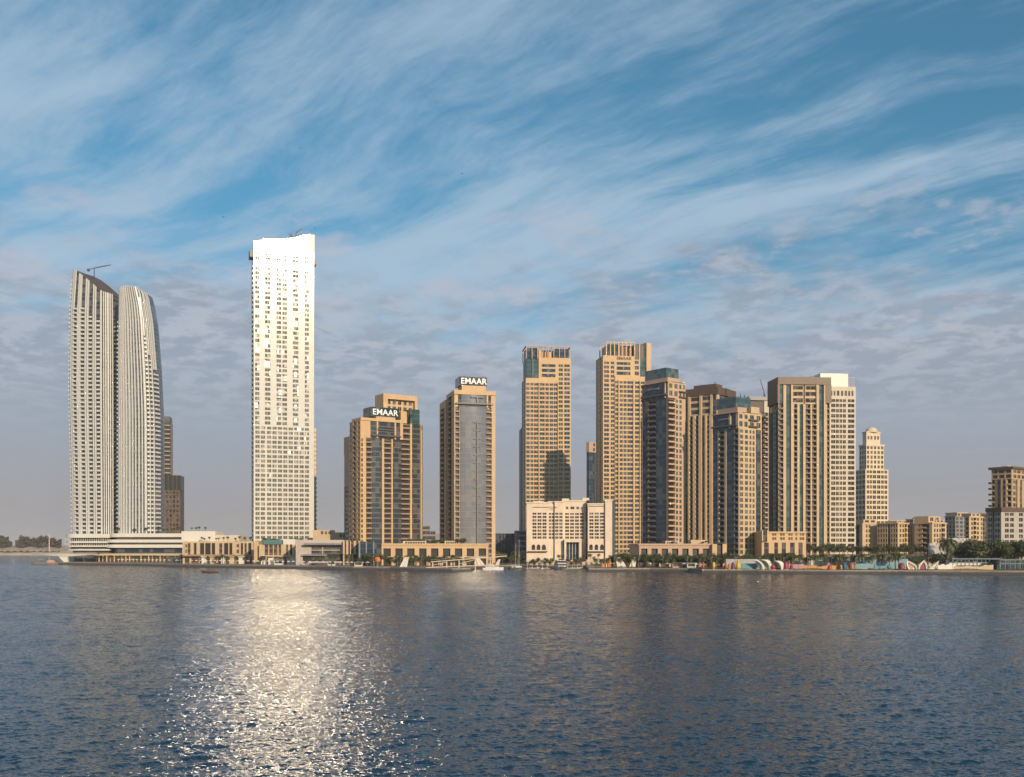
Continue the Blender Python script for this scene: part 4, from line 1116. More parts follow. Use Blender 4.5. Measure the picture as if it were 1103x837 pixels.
def rounded(x0, x1, y0, y1, r, n=8, right=False):
    pts = []
    for k in range(n+1):
        w = pi + (pi/2)*k/n; pts.append((x0+r+r*cos(w), y0+r+r*sin(w)))
    if right:
        for k in range(n+1):
            w = 1.5*pi + (pi/2)*k/n; pts.append((x1-r+r*cos(w), y0+r+r*sin(w)))
    else: pts.append((x1, y0))
    pts += [(x1, y1), (x0, y1)]
    return pts
def build_podium():
    D = 858
    r = thing('podium_building', 'long white banded podium with dark glazing under the two curved towers', 'podium building', (X(66,D), D, G))
    z = lambda py: Z(py, D)-G; x = lambda px: X(px, D)-X(66, D)
    def slab(name, a, b, yt, yb, off, m):
        mb = MB(); mb.prism(rounded(x(a)+off, x(b)-off*0.4, off, 60, 11-off*0.5), z(yb), z(yt)); mb.build(name, m, r)
    slab('roof_band', 66.5, 118, 575.2, 579.3, 0, white)
    slab('glazing', 66.5, 118, 579.3, 583.0, 3.0, gteal); slab('floor_band', 66.5, 118, 583.0, 584.8, 0.3, white)
    slab('glazing', 66.5, 118, 584.8, 587.6, 3.0, gdark); slab('floor_band', 66.5, 118, 587.6, 589.0, 0.2, white)
    slab('glazing', 66.5, 118, 589.0, 591.6, 3.0, gdark); slab('floor_band', 66.5, 118, 591.6, 593.0, 0.4, white)
    slab('glazing', 67, 118, 593.0, 604.8, 4.0, gdark)
    def slab2(name, a, b, yt, yb, off, m):
        mb = MB(); mb.prism(rounded(x(a)+off, x(b), off-2.5, 58, 9-off*0.5), z(yb), z(yt)); mb.build(name, m, r)
    slab2('roof_band', 116, 199, 574.6, 578.6, 0, white); slab2('glazing', 116, 198.6, 578.6, 581.3, 3.0, gdark)
    slab2('floor_band', 112, 198.8, 581.3, 584.4, 0.2, white); slab2('glazing', 113, 198.2, 584.4, 586.6, 3.0, gdark)
    slab2('floor_band', 112, 198.9, 586.6, 590.0, 0.1, white); slab2('glazing', 114, 198.0, 590.0, 596.2, 4.0, gblue)
    slab2('floor_band', 100, 199.0, 596.2, 598.4, -1.5, cream); slab2('glazing', 104, 198.0, 598.4, 604.8, 2.0, brown)
    for k in range(22):   # round columns of the ground-level arcade
        mb = MB(); xx = x(108+4.1*k); mb.tube((xx,-2.6,0),(xx,-2.6,z(598.4)), 0.55, 0.55, 8); mb.build('column', cream, r)
    mb = MB()
    for k in range(20): xx = x(69+2.4*k); mb.box(xx, xx+0.25, 2.2, 2.5, z(583), z(579.3)); mb.box(xx, xx+0.25, 2.2, 2.5, z(587.6), z(584.8))
    mb.build('mullion_frame', white, r)
build_podium()

# sand-coloured shops and terraces between the podium and the tallest tower
T = Tower('mall_building', 'sand-coloured waterfront building with tall framed bays and glass slots beside the white podium', 'mall building', 196.8, 752, 2, wall=cream, glass=gbrown, fh=5.2)
z1 = T.z(583.2); x1 = T.fx(273)
T.vol(0, x1, 0, 40, 0, z1, F=[(0, T.z(600), seq(196.8,'W',199,'G',204,'W',206,'G',214,'W',216,'G',222,'W',224,'G',232,'W',235,'G',240,'W',242,'G',252,'W',255,'G',262,'W',264,'G',272,'W',273)),
    (T.z(600), T.z(597.5), seq(196.8,'W',273)),
    (T.z(597.5), T.z(585), seq(196.8,'F',199,'N',202,'G',205.4,'F',209,'D',212,'F',215.5,'D',220,'P',221,'D',227,'P',228,'D',232,'F',236.2,'G',239.8,'F',241.4,'D',246,'P',247,'D',250.5,'F',254,'N',258,'F',259.5,'D',262,'F',263.5,'G',266,'F',267.5,'D',271,'F',273)),
    (T.z(585), z1, seq(196.8,'W',273))])
T.vol(T.fx(195.5,12), T.fx(232,12), 12, 38, z1+0.01, T.z(572.2,0,12), name='upper_storey', wall=white)
T.vol(T.fx(232,14)+0.02, T.fx(258,14), 14, 38, z1+0.01, T.z(576.4,0,14), name='upper_storey', wall=pale)
for i, (a, b) in enumerate(((217,222.5),(226,231),(238,241.5),(247,252),(257,262.5))):
    mb = MB(); mb.box(T.fx(a,-6), T.fx(b,-6), -6, -0.95, 0, T.z(600.2,0,-6)); mb.box(T.fx(a,-6)-0.3, T.fx(b,-6)+0.3, -7.2, -0.95, T.z(600.2,0,-6)+0.01, T.z(599.4,0,-6)); mb.build('shop_front', white if i % 2 == 0 else cream, T.root)
mb = MB(); mb.box(T.fx(198), x1, -4.2, -0.95, T.z(599.2), T.z(598.3)); mb.build('awning', redbr, T.root)
T.finish()
T = Tower('stair_tower', 'tall gold stone pier building at the corner of the tallest white tower', 'stair tower', 273.6, 726, 2, wall=sandstone)
T.vol(0, T.fx(278.6), 0, 10, 0, T.z(583), name='shaft'); T.finish()
T = Tower('teal_roof_building', 'low cream building with a teal metal roof and tall windows under the tallest tower', 'building', 279, 722, 2, wall=cream, glass=gbrown, fh=5)
x1 = T.fx(318); z1 = T.z(586.5)
T.vol(0, x1, 0, 30, 0, z1, F=[(0, T.z(599.5), seq(279,'W',280,'G',286,'W',287,'G',294,'W',295.5,'G',302,'W',304,'G',310,'W',318)), (T.z(599.5), T.z(598), seq(279,'W',318)),
    (T.z(598), z1, seq(279,'W',285,'G',289,'P',290,'G',294,'P',295,'G',299,'P',300,'G',303,'F',306,'W',308,'G',310.5,'F',312.5,'D',315,'F',318))])
T.box('roof', T.fx(284), T.fx(304.5), -1.2, 22, z1+0.01, T.z(581.6), teal_roof)
T.vol(T.fx(305), x1, 0.4, 20, z1+0.01, T.z(580.8), wall=white, name='upper_block')
for i, (a, b) in enumerate(((281,285.5),(289,296),(309,318))):
    mb = MB(); mb.box(T.fx(a,-6), T.fx(b,-6), -6, -0.02, 0, T.z(601,0,-6)); mb.build('shop_front', white, T.root)
T.finish()
T = Tower('grey_pavilion', 'rose-grey low building with a broad flat canopy over a deep glazed recess', 'pavilion', 318.6, 694, 2, wall=material('rose_grey_render', (0.42,0.36,0.33), 0.8), glass=gdark, fh=5)
x1 = T.fx(370); z1 = T.z(581.6)
T.vol(0, x1, 0, 34, 0, z1, F=[(0, T.z(606.5), seq(318.6,'W',335.5,'G',352,'G',366,'W',370)), (T.z(606.5), T.z(604.8), seq(318.6,'W',370)), (T.z(604.8), T.z(599), seq(318.6,'W',326,'D',335.5,'G',347,'P',348,'G',366,'D',370)),
   (T.z(599), T.z(597), seq(318.6,'W',326,'D',370)), (T.z(597), T.z(588), seq(318.6,'W',335.5,'G',347,'P',348,'G',366,'W',370)), (T.z(588), z1, seq(318.6,'W',370))])
T.box('canopy', T.fx(327,-5), T.fx(368,-5), -5, -0.02, T.z(586.8), T.z(584.8), greyw)
T.box('balcony', T.fx(325,-2), T.fx(352,-2), -2.5, -0.03, T.z(598.6), T.z(597.2), greyw)
T.box('transom', T.fx(335.5), T.fx(366), -0.6, -0.02, T.z(593), T.z(592.2), pale)
T.finish()
T = Tower('pier_building', 'small cream building of tall piers between the rose-grey pavilion and the grey sign tower', 'building', 369.5, 690, 4, wall=cream, glass=gbrown, fh=5)
x1 = T.fx(387.5); z1 = T.z(582.5)
T.vol(0, x1, 0, 24, 0, z1, F=[(0, T.z(597), seq(369.5,'W',371,'G',374,'W',375,'G',379,'W',380.5,'G',386,'W',387.5)), (T.z(597), z1, seq(369.5,'F',371.3,'G',373,'F',375.2,'D',377,'F',378,'G',381,'F',383.5,'G',386,'F',387.5))]); T.finish()
T = Tower('beige_block', 'beige low block with square dark openings behind the rose-grey pavilion', 'block', 337, 770, 4, wall=cream, glass=gdark, fh=6)
x1 = T.fx(358)
T.vol(0, x1, 0, 20, 0, T.z(571), F=[(0, T.z(577), seq(337,'W',358)), (T.z(577), T.z(571), seq(337,'W',345,'N3',357,'W',358))])
T.vol(x1+0.02, T.fx(382), 0.5, 20, 0, T.z(573.4), F=[(0, T.z(580.6), seq(358,'W',382)), (T.z(580.6), T.z(573.4), seq(358,'W',365,'N4',380.5,'W',382))]); T.finish()
T = Tower('glass_base', 'low dark glass building at the foot of the grey sign tower', 'building', 386.5, 676, 6, wall=greyw, glass=gblue, fh=5)
T.vol(0, T.fx(411), 0, 20, 0, T.z(583.4), F=[(0, T.z(583.4), seq(386.5,'P',388,'G',394,'P',395,'G',402,'P',403,'G',411))]); T.finish()

# arcaded podiums
def podium(label, p0, p1, D, a, yt, cells, wall, hl=None):
    T = Tower('podium_building', label, 'podium building', p0, D, a, wall=wall, glass=gdark, fh=6)
    x1 = T.fx(p1); z1 = T.z(yt)
    b = [('W', p0)]
    n = cells; w = (p1-p0)/n; lst = []
    for i in range(n): lst += [(p0+i*w, p0+i*w+w*0.19, 'W'), (p0+i*w+w*0.19, p0+i*w+w*0.81, 'O'), (p0+i*w+w*0.81, p0+(i+1)*w, 'W')]
    low = [(a_, b_, 'O' if t == 'O' else t) for a_, b_, t in lst]
    T.vol(0, x1, 0, 36, 0, z1, F=[(0, T.z(601.5), low), (T.z(601.5), T.z(599.5), [(p0, p1, 'W')]), (T.z(599.5), T.z(yt+4.2), lst), (T.z(yt+4.2), z1, [(p0, p1, 'W')])], rim=0.7)
    return T
T = podium('salmon arcaded podium with square openings at the foot of the two sign towers', 410.5, 526, 680, 3, 586.6, 9, sandstone)
T.vol(T.fx(434,6), T.fx(459,6), 6, 14, T.z(586.6)+0.02, T.z(582.8,0,6), F=[(T.z(586.6)+0.02, T.z(582.8,0,6), seq(434,'W',436,'M8',458,'W',459), 3)], wall=pale, name='roof_pavilion')
T.vol(T.fx(479,6), T.fx(495,6), 6, 14, T.z(586.6)+0.02, T.z(582.6,0,6), F=[(T.z(586.6)+0.02, T.z(582.6,0,6), seq(479,'W',480,'M6',494,'W',495), 3)], wall=pale, name='roof_pavilion')
T.finish()
T = podium('rose-beige arcaded podium with dark openings below the clustered towers', 688.5, 766, 632, 3, 586.8, 7, salmon)
T.vol(T.fx(717,6), T.fx(731,6), 6, 14, T.z(586.8)+0.02, T.z(582.6,0,6), F=[(T.z(586.8)+0.02, T.z(582.6,0,6), seq(717,'W',718,'M6',730,'W',731), 3)], wall=pale, name='roof_pavilion')
T.vol(T.fx(744,6), T.fx(762,6), 6, 14, T.z(586.8)+0.02, T.z(581.6,0,6), wall=cream, name='roof_pavilion')
T.vol(T.fx(766)+0.02, T.fx(781.5), -3, 30, 0, T.z(586), F=[(0, T.z(586), seq(766,'W',771,'O',777,'W',781.5))], wall=sandstone, name='end_bay'); T.finish()
T = Tower('podium_building', 'stepped rose-beige podium with paired windows at the foot of the broad brown-capped tower', 'podium building', 820.5, 622, 3, wall=sandstone, glass=gdark, fh=4.2)
x1 = T.fx(868.2)
T.vol(0, x1, 0, 24, 0, T.z(573.6), F=[(0, T.z(584.5), seq(820.5,'W',823,'G',828,'W',834,'G',838,'W',842,'G',846.5,'W',851,'G',856,'W',860,'G',864.5,'W',868.2)), (T.z(584.5), T.z(582.8), seq(820.5,'W',868.2)),
   (T.z(582.8), T.z(573.6), seq(820.5,'W',831.5,'M2',836.5,'W',840,'M2',845.5,'W',849,'M2',854,'W',856.5,'M',859,'W',861,'M2',866.5,'W',868.2), 3.0)], rim=0.6)
T.vol(T.fx(820.8,-2), T.fx(827.6,-2), -2, -0.02, T.z(583), T.z(571), F=[(T.z(583), T.z(571), seq(820.8,'W',822,'G',826.4,'W',827.6))], name='corner_bay'); T.finish()
T = Tower('glass_base', 'dark blue glass base with porticoes under the teal-boxed sunlit grid tower', 'building', 781.8, 640, 12, wall=darkg, glass=gblue, fh=5)
T.vol(0, T.fx(820), 0, 14, 0, T.z(583), F=[(0, T.z(583), seq(781.8,'G',788,'W',789,'D',796,'W',797,'D',803,'W',804,'D',810,'W',811,'G',820))]); T.finish()

# dark low office blocks behind the marina
T = Tower('office_block', 'low dark block with pale vertical window slots behind the marina trees', 'office block', 530, 830, 2, wall=darkg, glass=gblue, fh=5)
T.vol(0, T.fx(556), 0, 30, 0, T.z(574.6), F=[(0, T.z(574.6), [p for i in range(8) for p in ((530+i*3.25,531.2+i*3.25,'P'),(531.2+i*3.25,533.25+i*3.25,'G'))])]); T.finish()
T = Tower('office_block', 'taller dark grey block hard against the left side of the cream hotel', 'office block', 555.4, 800, 2, wall=greyw, glass=gdark, fh=4.5)
T.vol(0, T.fx(568), 0, 30, 0, T.z(571.5), F=[(0, T.z(571.5), seq(555.4,'W',556.4,'H2',562,'H2',568))]); T.finish()
T = Tower('office_block', 'small stepped dark building far between the two sign towers', 'office block', 455.5, 900, 4, wall=greyw, glass=gdark, fh=4.5)
T.vol(0, T.fx(463), 0, 20, 0, T.z(566), F=[(0, T.z(566), seq(455.5,'H3',463))]); T.vol(T.fx(463)+0.02, T.fx(469), 1, 20, 0, T.z(571.5), F=[(0, T.z(571.5), seq(463,'H2',469))]); T.vol(T.fx(469)+0.02, T.fx(484), 2, 20, 0, T.z(575), name='rear_wing'); T.finish()

# the long cream hotel
def hotel():
    T = Tower('hotel', 'long cream hotel with rows of square windows, arched lower windows and a raised centre', 'hotel', 567.2, 720, 0, wall=material('hotel_render', (0.64,0.53,0.43), 0.75), glass=gdark, fh=3.0)
    z = T.z; ya = lambda p: T.fx(p)
    def wing(p0, p1, yt, y0, spec, arch=()):
        T.vol(ya(p0), ya(p1), y0, 26, 0, z(yt), F=[(0, z(586), [(p0,p1,'W')]), (z(585.5), z(552), spec), (z(552), z(yt), [(p0,p1,'W')])] if 0 else
              [(0, z(592.5), [(p0,p1,'W')]), (z(592.5), z(588.6), [(p0,p0+2,'W')]+arch[0]+[(arch[0][-1][1],p1,'W')] if arch else [(p0,p1,'W')]), (z(588.6), z(581.2), [(p0,p1,'W')]), (z(581.2), z(551.6), spec, 2.55), (z(551.6), z(yt), [(p0,p1,'W')])], rim=0.5)
    wing(567.2, 591, 541.6, 0, seq(567.2,'W',573,'M3',589.2,'W',591), (seq(569.2,'W',572.6,'D',576.4,'W',578,'D',582,'W',583.6,'D',588),))
    wing(591.02, 597.6, 540.5, 3.0, seq(591,'M2',597.6))
    wing(597.62, 606.5, 540.5, 1.0, seq(597.6,'M2',606.5))
    T.vol(ya(606.52), ya(631), 5.5, 26, 0, z(539.2), F=[(0, z(581.2), seq(606.5,'W',631)), (z(581.2), z(551.6), seq(606.5,'W',608.6,'M4',630,'W',631), 2.55), (z(551.6), z(549.5), seq(606.5,'W',631)), (z(549.5), z(544.4), seq(606.5,'W',609,'N',613.5,'N',620.5,'N',625,'W',631), 3.2), (z(544.4), z(539.2), seq(606.5,'W',631))], name='centre', rim=0.5)
    T.vol(ya(633), ya(651.4), -2.0, 26, 0, z(543), F=[(0, z(592.5), seq(633,'W',651.4)), (z(592.5), z(588.6), seq(633,'W',634.4,'D',638.2,'W',640.2,'D',644,'W',646,'D',650,'W',651.4)), (z(588.6), z(581.2), seq(633,'W',651.4)), (z(581.2), z(551.6), seq(633,'W',634,'M3',651,'W',651.4), 2.55), (z(551.6), z(543), seq(633,'W',651.4))], rim=0.5)
    T.vol(ya(631.02), ya(633)-0.02, 2, 26, 0, z(541), F=[(0, z(541), seq(631.02,'G',633))], name='glazed_link')
    T.vol(ya(651.4)+0.02, ya(662.2), -4.0, 26, 0, z(539.4), L=None, R=None, name='end_wall', rim=0.4)
    T.box('roof_block', ya(606), ya(613.5), 6, 12, z(539.2)+0.55, z(536.6), T.wall); T.box('roof_block', ya(628), ya(635.4), 7, 14, z(539.2)+0.55, z(535.8), T.wall)
    T.box('roof_block', ya(574.5), ya(586), 4, 12, z(541.6)+0.55, z(539.6), T.wall)
    # arched heads above the lower windows
    for pc in (574.6, 580.1, 585.9, 636.4, 642.2, 648.1):
        y0 = 0 if pc < 600 else -2.0; c = ya(pc); w = (ya(3.8)-ya(0))/2*0.98; m = MB(); pts = [(c+w*cos(pi*k/10), z(588.6)+w*1.15*sin(pi*k/10)) for k in range(11)]
        m.quad([(x, y0-0.06, zz) for x, zz in pts]); i = len(m.v)
        m.v += [(x, y0-0.06, zz) for x, zz in pts]+[(x, y0+0.0, zz) for x, zz in pts]
        for k in range(10): m.f.append((i+k,i+k+1,i+11+k+1,i+11+k)); m.m.append(0)
        m.build('arched_window', gdark, T.root)
    # entrance portico
    T.box('portico', ya(607.6), ya(626), -3.2, 5.4, z(581.0)-2.0, z(581.0), T.wall)
    T.box('portico_pier', ya(607.6), ya(609.8), -3.0, 0, 0, z(581.0)-2.02, T.wall); T.box('portico_pier', ya(623.6), ya(626), -3.0, 0, 0, z(581.0)-2.02, T.wall)
    T.box('entrance_glass', ya(609.9), ya(623.5), 1.0, 1.4, 3.0, z(581.0)-2.02, gblue)
    for k in range(1, 4): m = MB(); xx = ya(609.9+13.6*k/4); m.box(xx-0.15, xx+0.15, 0.7, 0.98, 3.0, z(581.0)-2.02); m.build('mullion', T.wall, T.root)
    for (a, b) in ((568.5,589.5),(633.5,651)):
        m = MB(); m.box(ya(a), ya(b), (-2.2 if a < 600 else -4.2), (-0.02 if a < 600 else -2.02), z(594.6), z(593.6)); m.build('awning', darkg, T.root)
    # rooftop lettering frame seen as a fine dark line
    m = MB(); 
    for a, b, y in ((574,600,546.6),(634,650,545.6)):
        m.box(ya(a), ya(b), (-0.5 if a < 600 else -2.5), (-0.02 if a < 600 else -2.02), z(y), z(y)+0.35)
    m.build('cornice_line', brown, T.root)
    T.finish()
    # terrace in front
    r = thing('terrace_wall', 'cream terrace wall with small arches in front of the hotel entrance', 'terrace wall', (X(568,707), 707, G))
    x = lambda p: X(p,707)-X(568,707)
    m = MB(); m.box(0, x(662), 0, 9, 0, 2.2); m.build('lower_wall', cream, r)
    m = MB(); m.box(x(570), x(600), 2, 9, 2.21, 3.6); m.box(x(606), x(626), 1.4, 9, 2.21, 3.2); m.box(x(632), x(658), 2, 9, 2.21, 3.6); m.build('balustrade', pale, r)
    for k in range(16):
        m = MB(); c = x(570+5.6*k); w = 0.75; pts = [(c-w,0.0),(c+w,0.0),(c+w,1.2)]+[(c+w*cos(pi*q/6),1.2+w*0.8*sin(pi*q/6)) for q in range(1,6)]+[(c-w,1.2)]
        i = len(m.v); n = len(pts); m.v += [(a,-0.08,b) for a,b in pts]+[(a,-0.003,b) for a,b in pts]; m.f.append(tuple(range(i,i+n))); m.m.append(0)
        for q in range(n): m.f.append((i+q,i+(q+1)%n,i+n+(q+1)%n,i+n+q)); m.m.append(0)
        m.build('arch_opening', darkg, r)
hotel()

# mid-rise blocks on the right
def block(label, xc, D, a, p0, p1, yt, front, side, wall=cream, fh=3.6, top=None, depth=None, glass=None):
    T = Tower('apartment_block', label, 'apartment block', xc, D, a, wall=wall, glass=glass or gdark, fh=fh, bal=wall)
    x1 = T.fx(p1); yl = T.fy(p0) if p0 is not None else depth; z1 = T.z(yt)
    T.vol(0, x1, 0, yl, 0, z1, F=[(0, z1, front)], L=[(0, z1, side)] if side else None, rim=0.6)
    if top:
        for (q0, q1, y0, y1, yy) in top:
            zt = T.z(yy); T.vol(T.fx(q0, y0), T.fx(q1, y0), y0, y1, z1+0.62, zt, F=[(z1+0.62, zt, seq(q0,'W',q0+0.6,'N2',q1-0.6,'W',q1), 4)], name='penthouse')
    T.finish(); return T
block('cream stepped block with paired windows directly under the domed tower', 929, 800, 12, 922.5, 945, 564.5, seq(929,'W',932,'N2',938,'W',945), seq(922.5,'G',925.5,'W',929), top=[(930,944,2,14,559.5)])
block('cream low block with shaded window side right of the domed tower', 967, 780, 35, 945, 981, 563.8, seq(967,'W',968.4,'N2',974.5,'B',977,'N',981), seq(945,'N4',956,'G',959,'N3',967), top=[(966,978,3,12,560.8)])
block('small cream block with a plain bright end wall between two windowed blocks', 982, 800, 20, 978, 997, 565.2, seq(982,'W',988,'N2',995,'W',997), seq(978,'G',982))
block('cream terraced block with corner balconies behind the lower grey screen', 1004, 770, 35, 985, 1019.5, 563.5, seq(1004,'W',1005.4,'N3',1014,'B',1018,'W',1019.5), seq(985,'W',989,'N2',993,'B',998,'G',1001,'W',1004), top=[(1000,1013,4,16,555.8),(1008,1017,3,10,559.6)])
block('shaded grey-blue apartment block behind the taller grey screen', 1029, 900, 30, 1018, 1042, 556.5, seq(1029,'N3',1042), seq(1018,'N3',1029), wall=greyw, glass=gblue)
block('cream gabled apartment block with sunlit balconies beside the long pale block', 1044, 790, 24, 1039.5, 1058.5, 557, seq(1044,'W',1045.4,'N',1048.6,'B',1051.5,'N',1055,'W',1056,'N',1058.5), seq(1039.5,'N',1044), top=[(1046,1056,3,12,552.8)])
block('narrow dark block wedged between the gabled block and the long pale block', 1055, 850, 10, None, 1066, 553.5, seq(1055,'H2',1066), None, wall=brown, depth=20)
block('low far grey block seen past the cream terraced block', 1012, 980, 10, None, 1030, 569, seq(1012,'N5',1030), None, wall=greyw, depth=20)
block('tiny far white block left of the cream terraced block', 996, 980, 10, None, 1008, 557.6, seq(996,'N4',1008), None, wall=pale, depth=20)

# two blank grey screens
for label, a, b, y0, y1, D in (('lower blank grey screen wall above the waterfront trees', 1001, 1019.5, 585.2, 597.0, 590), ('taller blank grey screen wall standing on a white base', 1021.5, 1043.8, 579.6, 596.2, 592)):
    r = thing('screen_wall', label, 'screen wall', (X(a,D), D, 9.0)); x = lambda p: X(p,D)-X(a,D); z = lambda y: Z(y,D)-9.0
    m = MB(); m.box(0, x(b), 0, 1.6, z(y1), z(y0)); m.build('panel', material('pale_grey_mesh', (0.42,0.40,0.39), 0.7, var=0.15), r)
    m = MB(); m.box(x(a+3), x(b-2.5), 0.3, 1.3, 0.0, z(y1)-0.02); m.build('base', white if a > 1010 else greyw, r)
    m = MB()
    for e in (0, x(b)-0.3): m.box(e, e+0.3, -0.15, -0.02, z(y1), z(y0))
    m.build('edge_frame', greyw, r)

# teal pergola hall and cafe on the right-hand shore
def pergola(label, a, b, D, yt, yb, n, roofm, wallm):
    r = thing('waterfront_pavilion', label, 'pavilion', (X(a,D), D, G)); x = lambda p: X(p,D)-X(a,D); z = lambda y: Z(y,D)-G; L = x(b)
    m = MB(); m.box(-0.8, L+0.8, -1.5, 10, z(yt)-0.5, z(yt)); m.build('roof', roofm, r)
    m = MB(); m.box(0, L, 4, 9, 0, z(yt)-0.52); m.build('wall', wallm, r)
    for k in range(n+1):
        m = MB(); m.box(L*k/n-0.15, L*k/n+0.15, -0.9, -0.6, 0, z(yt)-0.51); m.build('post', roofm, r)
    m = MB(); m.box(0.3, L-0.3, 3.7, 3.98, z(yb), z(yt)-1.0); m.build('glazing', gteal, r)
    m = MB(); m.box(-0.6, L+0.6, -1.3, -1.0, z(yb)-0.5, z(yb)); m.build('beam', roofm, r)
    return r
bluem = material('blue_grey_steel', (0.08,0.15,0.19), 0.5)
pergola('blue-grey open pergola over white walls near the shore, left part', 1026, 1074, 560, 601.5, 605.6, 11, bluem, white)
pergola('blue-grey glazed cafe with white frame at the far shore edge', 1077, 1125, 552, 602.6, 606.6, 9, bluem, gblue)

block('grey-brown apartment block rising behind the cream low block', 958, 930, 25, 950, 975, 560.8, seq(958,'N4',975), seq(950,'N2',958), wall=salmon)
block('pale far apartment block showing left of the cream terraced block', 984, 960, 25, 976, 1000, 559.6, seq(984,'M5',1000), seq(976,'M2',984), wall=pale, glass=gblue)
block('small sunlit far block with a flat roof right of the shaded grey-blue one', 1031, 1000, 12, None, 1042, 552.5, seq(1031,'N3',1042), None, wall=cream, depth=18)
block('low grey block between the domed tower and the podium trees', 942, 900, 20, 938, 962, 575.0, seq(942,'H5',962), seq(938,'N1',942), wall=greyw)

# ------------------------------------------------------------------ planting
PG = 'date palms planted along the creek'; TG = 'leafy trees planted along the creek'
row('palm', 122, 198, 7.0, 872, lambda p: Z(575.5, 872)-0.2, (5.0,7.5), 'on the roof of the white podium', PG, dj=4)
row('palm', 205, 222, 5.5, 790, Z(572.4,790)-0.1, (3.5,4.6), 'on the raised white storey of the sand-coloured mall', PG, dj=3)
row('palm', 216, 268, 5.2, 757, Z(583.4,757)-0.2, (3.2,4.6), 'on the lower roof of the sand-coloured mall', PG, dj=2)
row('palm', 284, 345, 5.4, 745, 10.0, (9.5,12), 'in the garden below the tallest white tower', PG, dj=6)
row('palm', 348, 384, 5.0, 735, 9.5, (9.5,12), 'in front of the beige block with square openings', PG, dj=5)
row('palm', 104, 190, 7.5, lambda p: shoreD(p)+26, G, (5,7), 'along the quay below the white podium', PG, dj=3)
row('palm', 198, 316, 8.0, lambda p: shoreD(p)+22, G, (5,7.5), 'along the quay below the sand-coloured mall', PG, dj=3)
row('palm', 322, 384, 8.5, lambda p: shoreD(p)+20, G, (5,8), 'in front of the rose-grey pavilion', PG, dj=3)
row('tree', 388, 412, 4.2, lambda p: shoreD(p)+30, G, (5.5,8.5), 'beside the orange sphere', TG, dj=5)
row('palm', 414, 524, 4.6, lambda p: shoreD(p)+22, G, (5.8,8), 'in front of the salmon podium', PG, dj=4)
row('tree', 420, 506, 7.0, 646, G, (4.5,6), 'in the second row before the salmon podium', TG, dj=3)
row('tree', 440, 500, 4.2, 690, Z(586.6,680)-0.3, (3.0,4.6), 'on the roof garden of the salmon podium', TG, dj=2)
row('tree', 529, 562, 4.2, 722, G, (6,9), 'behind the marina left of the hotel', TG, dj=10)
row('tree', 566, 630, 7.4, 704.5, G, (3.2,4.6), 'below the hotel terrace wall', TG, dj=2)
row('palm', 600, 655, 9.2, 712, G+2.2, (4.2,6), 'on the hotel terrace', PG, dj=1)
row('tree', 660, 826, 3.3, 612, G, (5.5,8.5), 'in the belt before the rose-beige podium', TG, dj=9)
row('palm', 640, 830, 7.0, 601, G, (5.5,7.5), 'in the belt before the rose-beige podium', PG, dj=5)
row('tree', 700, 776, 9, 638, Z(586.8,632)+0.1, (1.6,2.6), 'on the rose-beige podium roof', TG, dj=2)
row('palm', 826, 858, 5.5, 605, G, (8,10.5), 'at the foot of the stepped podium', PG, dj=4)
row('tree', 858, 1000, 4.6, lambda p: 652-0.2*(p-860), 9.2, (4.5,7.5), 'on the raised terrace behind the murals', TG, dj=12)
row('palm', 862, 996, 6.2, 634, 9.2, (4.0,6.5), 'on the raised terrace behind the murals', PG, dj=6)
row('palm', 834, 974, 5.6, 566, G, (7.5,10), 'in front of the coloured mural walls', PG, dj=4)
row('tree', 978, 1030, 5.2, 580, G, (6.5,8.5), 'behind the white shell pavilions', TG, dj=4)
row('tree', 1036, 1110, 3.2, 586, G+1.5, (10,14), 'in the grove above the blue-grey pergola', TG, dj=9)
row('tree', 1046, 1110, 4.4, 605, 9.2, (5.5,8), 'uphill in the grove before the long pale block', TG, dj=6)
plant('palm', 1020.6, 575, G, 19, 'tall dark single palm between the two grey screens', 'lone palms')

# hedges, far wood
def scatter(name, pts, n, s, mat, seed, kind='stuff'):
    rnd = random.Random(seed); m = MB()
    for _ in range(n):
        p = Vector(pts(rnd)); a = Vector((rnd.gauss(0,1),rnd.gauss(0,1),rnd.gauss(0,.7))).normalized(); b = a.orthogonal().normalized(); q = rnd.uniform(.5,1)*s
        m.quad([p-a*q, p+b*q*.7, p+a*q, p-b*q*.7])
    return tag(m.build(name, mat), kind=kind)
def farwood(r):
    while True:
        px = r.uniform(-60, 66); D = r.uniform(2080, 2150)
        if 12.5 < px < 17: continue
        h = 21+2.5*sin(px*0.28+1)+1.6*sin(px*0.9)+1.2*sin(px*2.3)
        if px > 60: h *= 0.75
        if px < 12.5 and px > 9: h *= 0.7
        if 17 <= px < 21: h *= 0.75
        u = r.random(); return (X(px, D), D, 13+h*(1-u*u)*1.0)
scatter('far_wood', farwood, 22000, 2.6, material('hazed_leaf', (0.10,0.085,0.07), 0.9, var=0.3, vscale=0.1), 8)  # dulled leaf colour carries the haze of distance
def shrubs(r):
    px = r.uniform(-60, 64); D = 1985+r.uniform(-6,6); return (X(px,D), D, 5+r.random()*2.6*(0.5+0.5*sin(px*0.9))+0.5)
scatter('shrubbery', shrubs, 2500, 1.6, leafB, 9)
def quayshrub(r):
    px = r.uniform(640, 1100); D = shoreD(px)+r.uniform(5,9)
    k = 0.5+0.5*sin(px*0.11)*sin(px*0.043+1)
    return (X(px,D), D, G+r.random()*1.0*k)
scatter('ground_cover', quayshrub, 9000, 0.28, leafA, 10)

